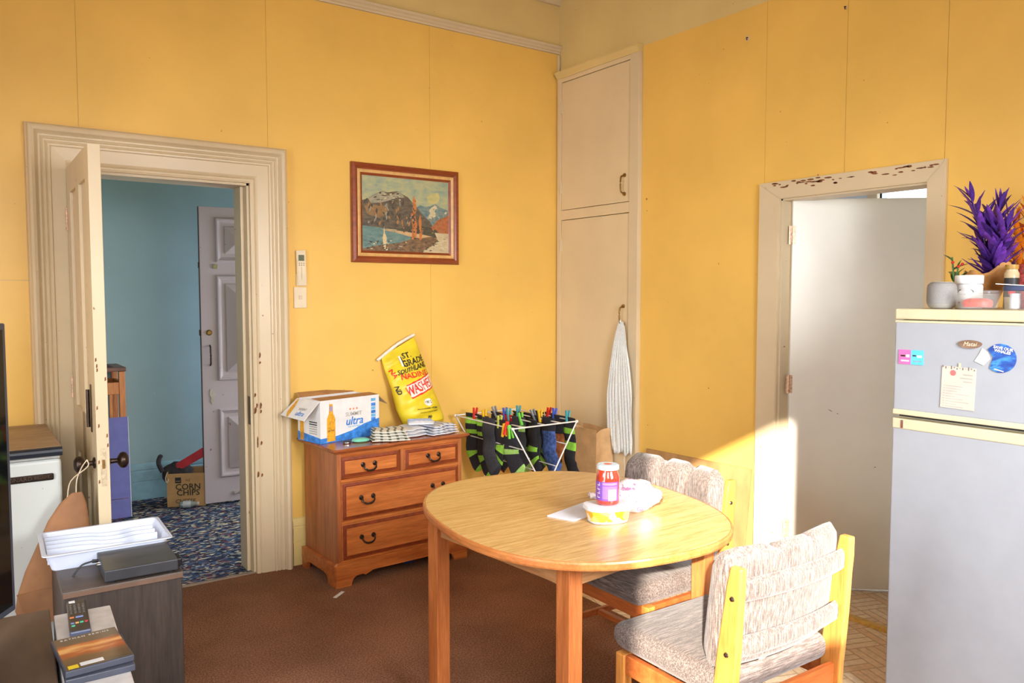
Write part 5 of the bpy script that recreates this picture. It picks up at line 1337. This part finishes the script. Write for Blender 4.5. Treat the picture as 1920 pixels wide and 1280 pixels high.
FT = 1.4405
spk = thing('smart_speaker', 'small grey fabric round speaker at the left end of the fridge top', 'speaker', (-.575, -2.822, FT))
MB().lathe([(0, 0), (.030, 0), (.040, .006), (.0455, .018)], 32).build('base', plain('pale silicone base', (160, 156, 150), .5), spk, smooth=50)
MB().lathe([(.0455, .0182), (.0465, .030), (.0465, .070), (.044, .082), (.036, .089), (.033, .0895)], 32).build('fabric_grille', plain('grey speaker fabric', (140, 136, 134), .9, .06, 300, bstr=.3, bscale=600), spk, smooth=50)
MB().lathe([(.034, .0897), (.033, .0915), (0, .0915)], 32).build('touch_top', plain('pale top', (160, 157, 154), .35), spk)
wt = thing('supplement_tub', 'white screw top tub with a dark green logo behind the speaker', 'tub', (-.470, -2.862, FT))
MB().lathe([(0, 0), (.040, 0), (.043, .004), (.043, .078), (.040, .084)], 32).build('tub_body', M_WHITE, wt, smooth=40); MB().lathe([(.0435, .085), (.0445, .087), (.0445, .112), (.042, .115), (0, .115)], 32).build('lid', plain('white lid', (232, 232, 232), .4), wt, smooth=40)
fa = math.atan2(-4.18 + 2.862, -3.35 + .47)
lb = cyl_patch('label', .0434, fa - 1.2, fa + 1.2, .010, .074, plain('label white', (228, 224, 222), .5), wt, 20)
mb = MB(); mb.flat([(.0438 * math.cos(fa - .25 + .62 * math.cos(a)), .0438 * math.sin(fa - .25 + .62 * math.cos(a)), .058 + .010 * math.sin(a)) for a in [2 * PI * k / 20 for k in range(20)]]); mb.build('green_logo', plain('dark green', (40, 72, 50), .4), wt)
for a in (-.8, -.2, .4): mb = cyl_patch('red_mark', .0437, fa + a, fa + a + .2, .018, .024, M_SRD, wt, 3)
M_GL = clear('clear glass', (236, 240, 238), .10)
gb_ = thing('glass_container', 'clear glass food container with red leftovers on the fridge top', 'container', (-.590, -2.945, FT))
mb = MB(); rings = [[mb.bm.verts.new((x * s * .9, y * s, z)) for x, y in rrect(.058, .062, 3.4, 40)] for s, z in ((.80, .0), (.90, .004), (1.0, .046), (1.03, .048), (1.03, .052), (.97, .052), (.95, .046), (.86, .006))]
loft(mb, rings); mb.build('dish', M_GL, gb_, smooth=40)
rlathe([(.80, .0075), (.86, .020), (.80, .030), (.5, .036)], .045, .050).build('food', plain('tomato red food', (214, 66, 42), .4, .25, 40), gb_, smooth=60)
rlathe([(1.0, .0525), (1.04, .054), (1.04, .060), (.98, .063)], .052, .062, 3.4).build('lid', clear('clear plastic lid', (226, 230, 232), .14), gb_, smooth=40)
g2 = thing('storage_box', 'clear plastic container with a navy lid at the right of the fridge top', 'container', (-.560, -3.078, FT))
rlathe([(.92, 0), (.94, .003), (1.0, .060)], .050, .056, 4).build('box', clear('clear storage plastic', (216, 220, 222), .14), g2, smooth=40)
rlathe([(1.02, .0605), (1.04, .062), (1.04, .072), (.98, .076)], .050, .056, 4).build('lid', plain('navy lid', (66, 76, 108), .4), g2, smooth=40)
MB().lathe([(0, .004), (.015, .004), (.015, .052), (0, .052)], 16, (-.005, .030, 0)).build('white_bottle', M_WHITE, g2, smooth=40)
MB().box(-.03, .03, -.045, -.012, .004, .022, .003).build('red_packet', M_SRD, g2); MB().box(-.03, .02, -.045, -.012, .030, .050, .003).build('blue_packet', plain('bright blue', (40, 120, 230), .3, .3, 40), g2)
tag(MB().box(-.010, .010, -.075, .065, 0, .003, .001).build('plastic_strip', plain('white strip', (226, 226, 222), .4), loc=(-.590, -3.068, FT + .0768), rot=(math.radians(4), 0, math.radians(4))), 'long white plastic strip resting on the navy lid', 'strip')
jb = thing('spice_jar', 'glass jar with a black label and brown lid behind the containers', 'jar', (-.400, -2.968, FT))
MB().lathe([(0, 0), (.021, 0), (.023, .004), (.023, .120), (.018, .130), (.018, .134), (0, .134)], 24).build('glass_body', plain('amber glass', (196, 176, 140), .1, .1, coat=.8), jb, smooth=40)
cyl_patch('label', .0233, fa - 1.3, fa + 1.3, .040, .105, M_PBK, jb, 16); cyl_patch('red_mark', .0235, fa - .4, fa + .5, .046, .060, M_SRD, jb, 6)
MB().lathe([(.020, .1345), (.0205, .136), (.0205, .150), (0, .151)], 24).build('lid', plain('mustard lid', (166, 128, 60), .4), jb, smooth=40)

# artificial plants standing on the fridge
def leaf_mesh(name, l, w, droop, mat):
    mb = MB(); n = 7; rows = []
    for k in range(n + 1):
        t = k / n; ww = w * (math.sin(PI * min(1, t * .92 + .06)) ** .8) * (1 - .25 * t) + .0003
        y = l * t; z = -droop * t * t
        rows.append([mb.bm.verts.new((-ww, y, z + ww * .35)), mb.bm.verts.new((0, y, z)), mb.bm.verts.new((ww, y, z + ww * .35))])
    for a, b in zip(rows[:-1], rows[1:]):
        for i in (0, 1): mb.bm.faces.new((a[i], a[i + 1], b[i + 1], b[i]))
    me = bpy.data.meshes.new(name); me.materials.append(mat); bmesh.ops.recalc_face_normals(mb.bm, faces=mb.bm.faces); mb.bm.to_mesh(me); mb.bm.free()
    for p in me.polygons: p.use_smooth = True
    return me
def frond_plant(name, label, loc, stems, meshes, stem_mat, n, seed, scale=1.0):
    t = thing(name, label, 'plant', loc); r = random.Random(seed)
    for (dx, dy, h) in stems:
        path = smooth_path([(0, 0, .02), (dx * .35, dy * .35, h * .55), (dx, dy, h)], 10)
        MB().tube(path, .003, 6).build('stem', stem_mat, t)
        for k in range(n):
            q = .22 + .78 * (k + .5) / n; p = path[min(10, int(q * 10))].lerp(path[min(10, int(q * 10) + 1)], (q * 10) % 1)
            o = bpy.data.objects.new('leaf', r.choice(meshes)); COL.objects.link(o); o.parent = t
            az = r.uniform(0, 2 * PI); up = r.uniform(.45, 1.15) + .30 * (q > .9)
            d = Vector((math.cos(az) * math.cos(up), math.sin(az) * math.cos(up), math.sin(up))) + Vector((dx, dy, 0)) * 2.0
            o.rotation_euler = d.to_track_quat('Y', 'Z').to_euler(); o.location = p
            s = scale * r.uniform(.75, 1.2) * (1.15 if q < .8 else .85); o.scale = (s, s, s)
    return t
M_PUR = plain('purple foliage', (98, 50, 150), .5, .25, 60); M_PUR2 = plain('deep violet foliage', (74, 40, 128), .5, .2, 60); M_ORL = plain('orange foliage', (240, 132, 30), .5, .15, 60)
pm = [leaf_mesh('purple_leaf', .096, .0112, -.010, M_PUR), leaf_mesh('violet_leaf', .086, .0100, .014, M_PUR2)]
frond_plant('purple_plant', 'bunch of spiky purple artificial foliage on the fridge', (-.300, -2.865, FT + .001), [(-.02, .075, .40), (.01, -.012, .375), (.0, .03, .32), (-.03, -.060, .30), (.02, .0, .26)], pm, M_PUR2, 36, 21)
frond_plant('orange_plant', 'bunch of orange artificial foliage at the right edge above the fridge', (-.130, -2.880, FT + .001), [(0, -.02, .36), (.01, .02, .32), (.0, -.05, .28)], [leaf_mesh('orange_leaf', .085, .0095, .012, M_ORL)], M_ORL, 20, 8)
M_HOL = plain('holly green', (62, 104, 52), .35, .2, 60)
hl = frond_plant('holly_sprig', 'green holly sprig with red berries and pale veins behind the white tub', (-.330, -2.748, FT + .001), [(-.01, .008, .185), (-.005, -.012, .15)], [leaf_mesh('holly_leaf', .055, .014, .008, M_HOL)], M_HOL, 4, 5)
for p in ((-.012, .004, .165), (-.02, -.020, .150), (-.012, -.030, .158)): MB().lathe([(0, -.006), (.005, -.003), (.006, 0), (.005, .003), (0, .006)], 10, p).build('berry', M_SRD, hl, smooth=True)
wr = thing('bouquet_wrap', 'torn brown paper wrap around the bouquet stems on the fridge', 'paper wrap', (-.300, -2.838, FT))
mb = MB()
def wrap_pt(u, v):
    a = 2 * PI * u; r = .030 + .030 * v
    return (r * math.cos(a), r * math.sin(a) * 1.15 - .030 * v * max(0, -math.sin(a)), v * (.125 + .035 * max(0, -math.sin(a)) + .012 * math.sin(5 * a)))
mb.grid(wrap_pt, 32, 8, True); o = mb.build('paper', plain('brown wrap', (190, 138, 82), .8, .12, 30, bstr=.3, bscale=40), wr, smooth=60); md = o.modifiers.new('t', 'SOLIDIFY'); md.thickness = .001
rv = thing('woven_vase', 'dark red woven vase at the right edge of the fridge top', 'vase', (-.350, -2.985, FT))
prof = [(0, 0), (.022, 0), (.026, .006), (.034, .050), (.037, .085), (.034, .120), (.030, .138), (.037, .152), (.035, .1525), (.026, .138), (0, .10)]
MB().lathe(prof, 28).build('vase_body', plain('dark red weave', (122, 38, 34), .6, .3, 120, bstr=.6, bscale=160), rv, smooth=50)
for z in (.03, .06, .09, .12): MB().tube([((.0325 + .0035 * math.sin(z * 26) + .0015) * math.cos(a), (.0325 + .0035 * math.sin(z * 26) + .0015) * math.sin(a), z) for a in [2 * PI * k / 24 for k in range(24)]], .0026, 6, closed=True).build('woven_band', plain('dark red weave', (122, 38, 34)), rv)
yf = thing('yellow_flower', 'small yellow artificial flower between the speaker and white tub', 'flower', (-.395, -2.782, FT))
MB().tube([(0, 0, .001), (.0, .0, .085)], .002, 6).build('stem', M_HOL, yf)
M_YP = plain('yellow petal', (246, 206, 50), .6)
pmesh = leaf_mesh('petal', .020, .007, .004, M_YP)
for k in range(7):
    o = bpy.data.objects.new('petal', pmesh); COL.objects.link(o); o.parent = yf; o.location = (0, 0, .086); o.rotation_euler = (random.uniform(.2, .7), 0, 2 * PI * k / 7)

# ================================================================== IN THE HALL
st_ = thing('wooden_stand', 'orange timber stand with a dark top in the hall behind the purple board', 'stand', (-2.66, 1.81, 0))
M_ST = wood('orange pine', (196, 110, 44), (222, 138, 66), 'Z', 8, 10, .4)
for x in (-.24, .205):
    for y in (-.17, .14): MB().box(x, x + .038, y, y + .032, 0, .972, .003).build('post', M_ST, st_)
for y in (-.165, .145): MB().box(-.202, .205, y, y + .022, .82, .90, .002).build('rail', M_ST, st_)
MB().box(.212, .236, -.138, .14, .82, .90, .002).build('rail', M_ST, st_)
for k in range(7): MB().box(-.19 + k * .056, -.172 + k * .056, -.158, -.145, .35, .82, .001).build('slat', M_ST, st_)
MB().box(-.202, .205, -.143, .14, .33, .35).build('shelf', M_ST, st_)
MB().box(-.25, .25, -.180, .18, .973, 1.000, .004).build('top', plain('dark timber top', (112, 70, 52), .4, .1), st_)
mb = MB(); mb.grid(lambda u, v: ((u - .5) * .40, (v - .5) * .28, .002 + .035 * math.sin(PI * u) ** .6 * math.sin(PI * v) ** .6 + .008 * math.sin(11 * u + 5 * v) * math.sin(PI * u)), 20, 14)
o = mb.build('dark_jacket', plain('dark jacket', (74, 58, 56), .8, .2, 20), loc=(-2.68, 1.81, 1.001), smooth=True); md = o.modifiers.new('t', 'SOLIDIFY'); md.thickness = .004; md.offset = 1
tag(o, 'dark jacket heaped on top of the orange stand in the hall', 'jacket')
pb = thing('foam_board', 'blue violet board with a white edge leaning on the stand in the hall', 'board', (-2.66, 1.555, 0), rot=(math.radians(-3.5), 0, 0))
MB().box(-.26, .243, -.004, .004, .13, .672).build('upper_face', plain('violet board', (104, 104, 166), .6, .04), pb)
MB().box(-.26, .243, -.003, .003, .0, .126).build('lower_face', plain('violet board', (104, 104, 166)), pb)
MB().box(.2432, .2465, -.0045, .0045, 0, .672).build('white_edge', plain('foam edge', (214, 214, 224), .7), pb)
co = thing('corn_chip_carton', 'open brown cardboard carton printed corn chips on the hall carpet', 'carton', (-2.170, 1.655, 0), math.radians(-24))
cw, cd, chh = .255, .235, .235
M_CT = plain('cardboard', (182, 142, 96), .8, .06, 8)
mb = MB(); mb.box(0, cw, 0, .004, 0, chh); mb.box(0, .004, .004, cd, 0, chh + .01); mb.box(cw - .004, cw, .004, cd, 0, chh); mb.box(.004, cw - .004, cd - .004, cd, 0, chh); mb.box(.004, cw - .004, .004, cd - .004, 0, .004); mb.build('carton_body', M_CT, co)
text('lettering', 'CORN\nCHIPS', .058, M_SK, co, (.140, -.0006, .118), bold=.001, line=.72)
text('lettering', 'CHEESE', .040, M_PBK, co, (.120, -.0006, .038), shear=.15)
MB().box(.055, .095, -.0008, 0, .168, .208).build('logo_block', M_PBK, co); MB().box(.060, .090, -.0012, -.0008, .180, .184).build('logo_line', M_CT, co)
text('lettering', 'NZ', .022, M_SK, co, (.140, -.0006, .186))
for k in range(5): MB().box(-.0008, 0, .05, .05 + .07 + .01 * (k % 2), .06 + .022 * k, .072 + .022 * k).build('side_print', plain('faint print', (150, 112, 74), .8), co)
bk = thing('black_bag', 'dark fabric bag with a strap stuffed in the cardboard carton', 'bag', (-2.075, 1.74, .14), math.radians(-24))
mb = MB(); bmesh.ops.create_icosphere(mb.bm, subdivisions=3, radius=1)
for v_ in mb.bm.verts:
    p = v_.co.copy(); k = 1 + .2 * mnoise.noise(p * 1.8); v_.co = Vector((p.x * .105 * k, p.y * .085 * k, .075 + p.z * .085 * k))
mb.build('bag_body', plain('charcoal fabric', (56, 52, 58), .9, .15, 30), bk, smooth=80)
MB().tube(smooth_path([(-.09, -.06, .10), (-.115, -.06, .16), (-.108, -.05, .205), (-.09, -.05, .21)], 10), [.016] * 9 + [.012, .008], 8).build('strap', plain('charcoal fabric', (56, 52, 58)), bk)
MB().tube(smooth_path([(-.055, -.092, .10), (-.06, -.115, .06), (-.048, -.118, .035), (-.04, -.115, .06), (-.05, -.095, .10)], 14), .003, 6).build('cord_loop', plain('pale cord', (206, 196, 180), .8), bk)
rf = tag(MB().prism([(-.02, 0), (.19, .115), (.19, .185), (-.02, .06)], -.02, .02, 'XZ', .004).build('red_folder', plain('red plastic', (190, 50, 60), .4, .08), loc=(-2.075, 1.690, .235), rot=(0, 0, math.radians(-24))), 'red plastic folder poking out of the cardboard carton', 'folder')
bo = thing('small_bottle', 'small clear bottle with a grey label lying in front of the carton', 'bottle', (-2.055, 1.565, .024), rot=(0, 0, math.radians(-18)))
MB().lathe([(0, -.055), (.018, -.055), (.024, -.048), (.024, .03), (.014, .045), (.012, .06), (0, .06)], 20, axis='X').build('bottle_body', plain('grey glass', (120, 126, 124), .12, .1, coat=.8), bo, smooth=40)
MB().lathe([(.0243, -.03), (.0245, -.029), (.0245, .020), (.0243, .021)], 20, axis='X').build('label', plain('grey label', (170, 176, 184), .5), bo)
MB().lathe([(.013, .0605), (.014, .062), (.014, .074), (0, .075)], 14, axis='X').build('cap', M_PG, bo)

# ================================================================== ON THE FLOOR
tag(MB().box(-.042, .042, -.009, .009, 0, .004, .002).build('plastic_stick', plain('white stick', (226, 226, 226), .5), loc=(-1.835, -.560, .0005), rot=(0, 0, math.radians(38))), 'white plastic stick on the carpet by the chest foot', 'stick')
tag(MB().prism([(-.03, -.012), (.03, -.016), (.034, .008), (-.02, .016)], 0, .003, 'XY').build('blue_wrapper', plain('blue wrapper', (70, 96, 190), .35, .1), loc=(-1.330, -.330, .0005)), 'blue wrapper on the carpet under the chest of drawers', 'wrapper')
tag(MB().tube(smooth_path([(-.985, -.30, .005), (-.94, -.305, .005), (-.90, -.29, .005), (-.86, -.31, .005), (-.80, -.27, .005)], 20), .0045, 8).build('black_shoelace', M_BLACK), 'short black cord on the carpet right of the chest', 'cord')
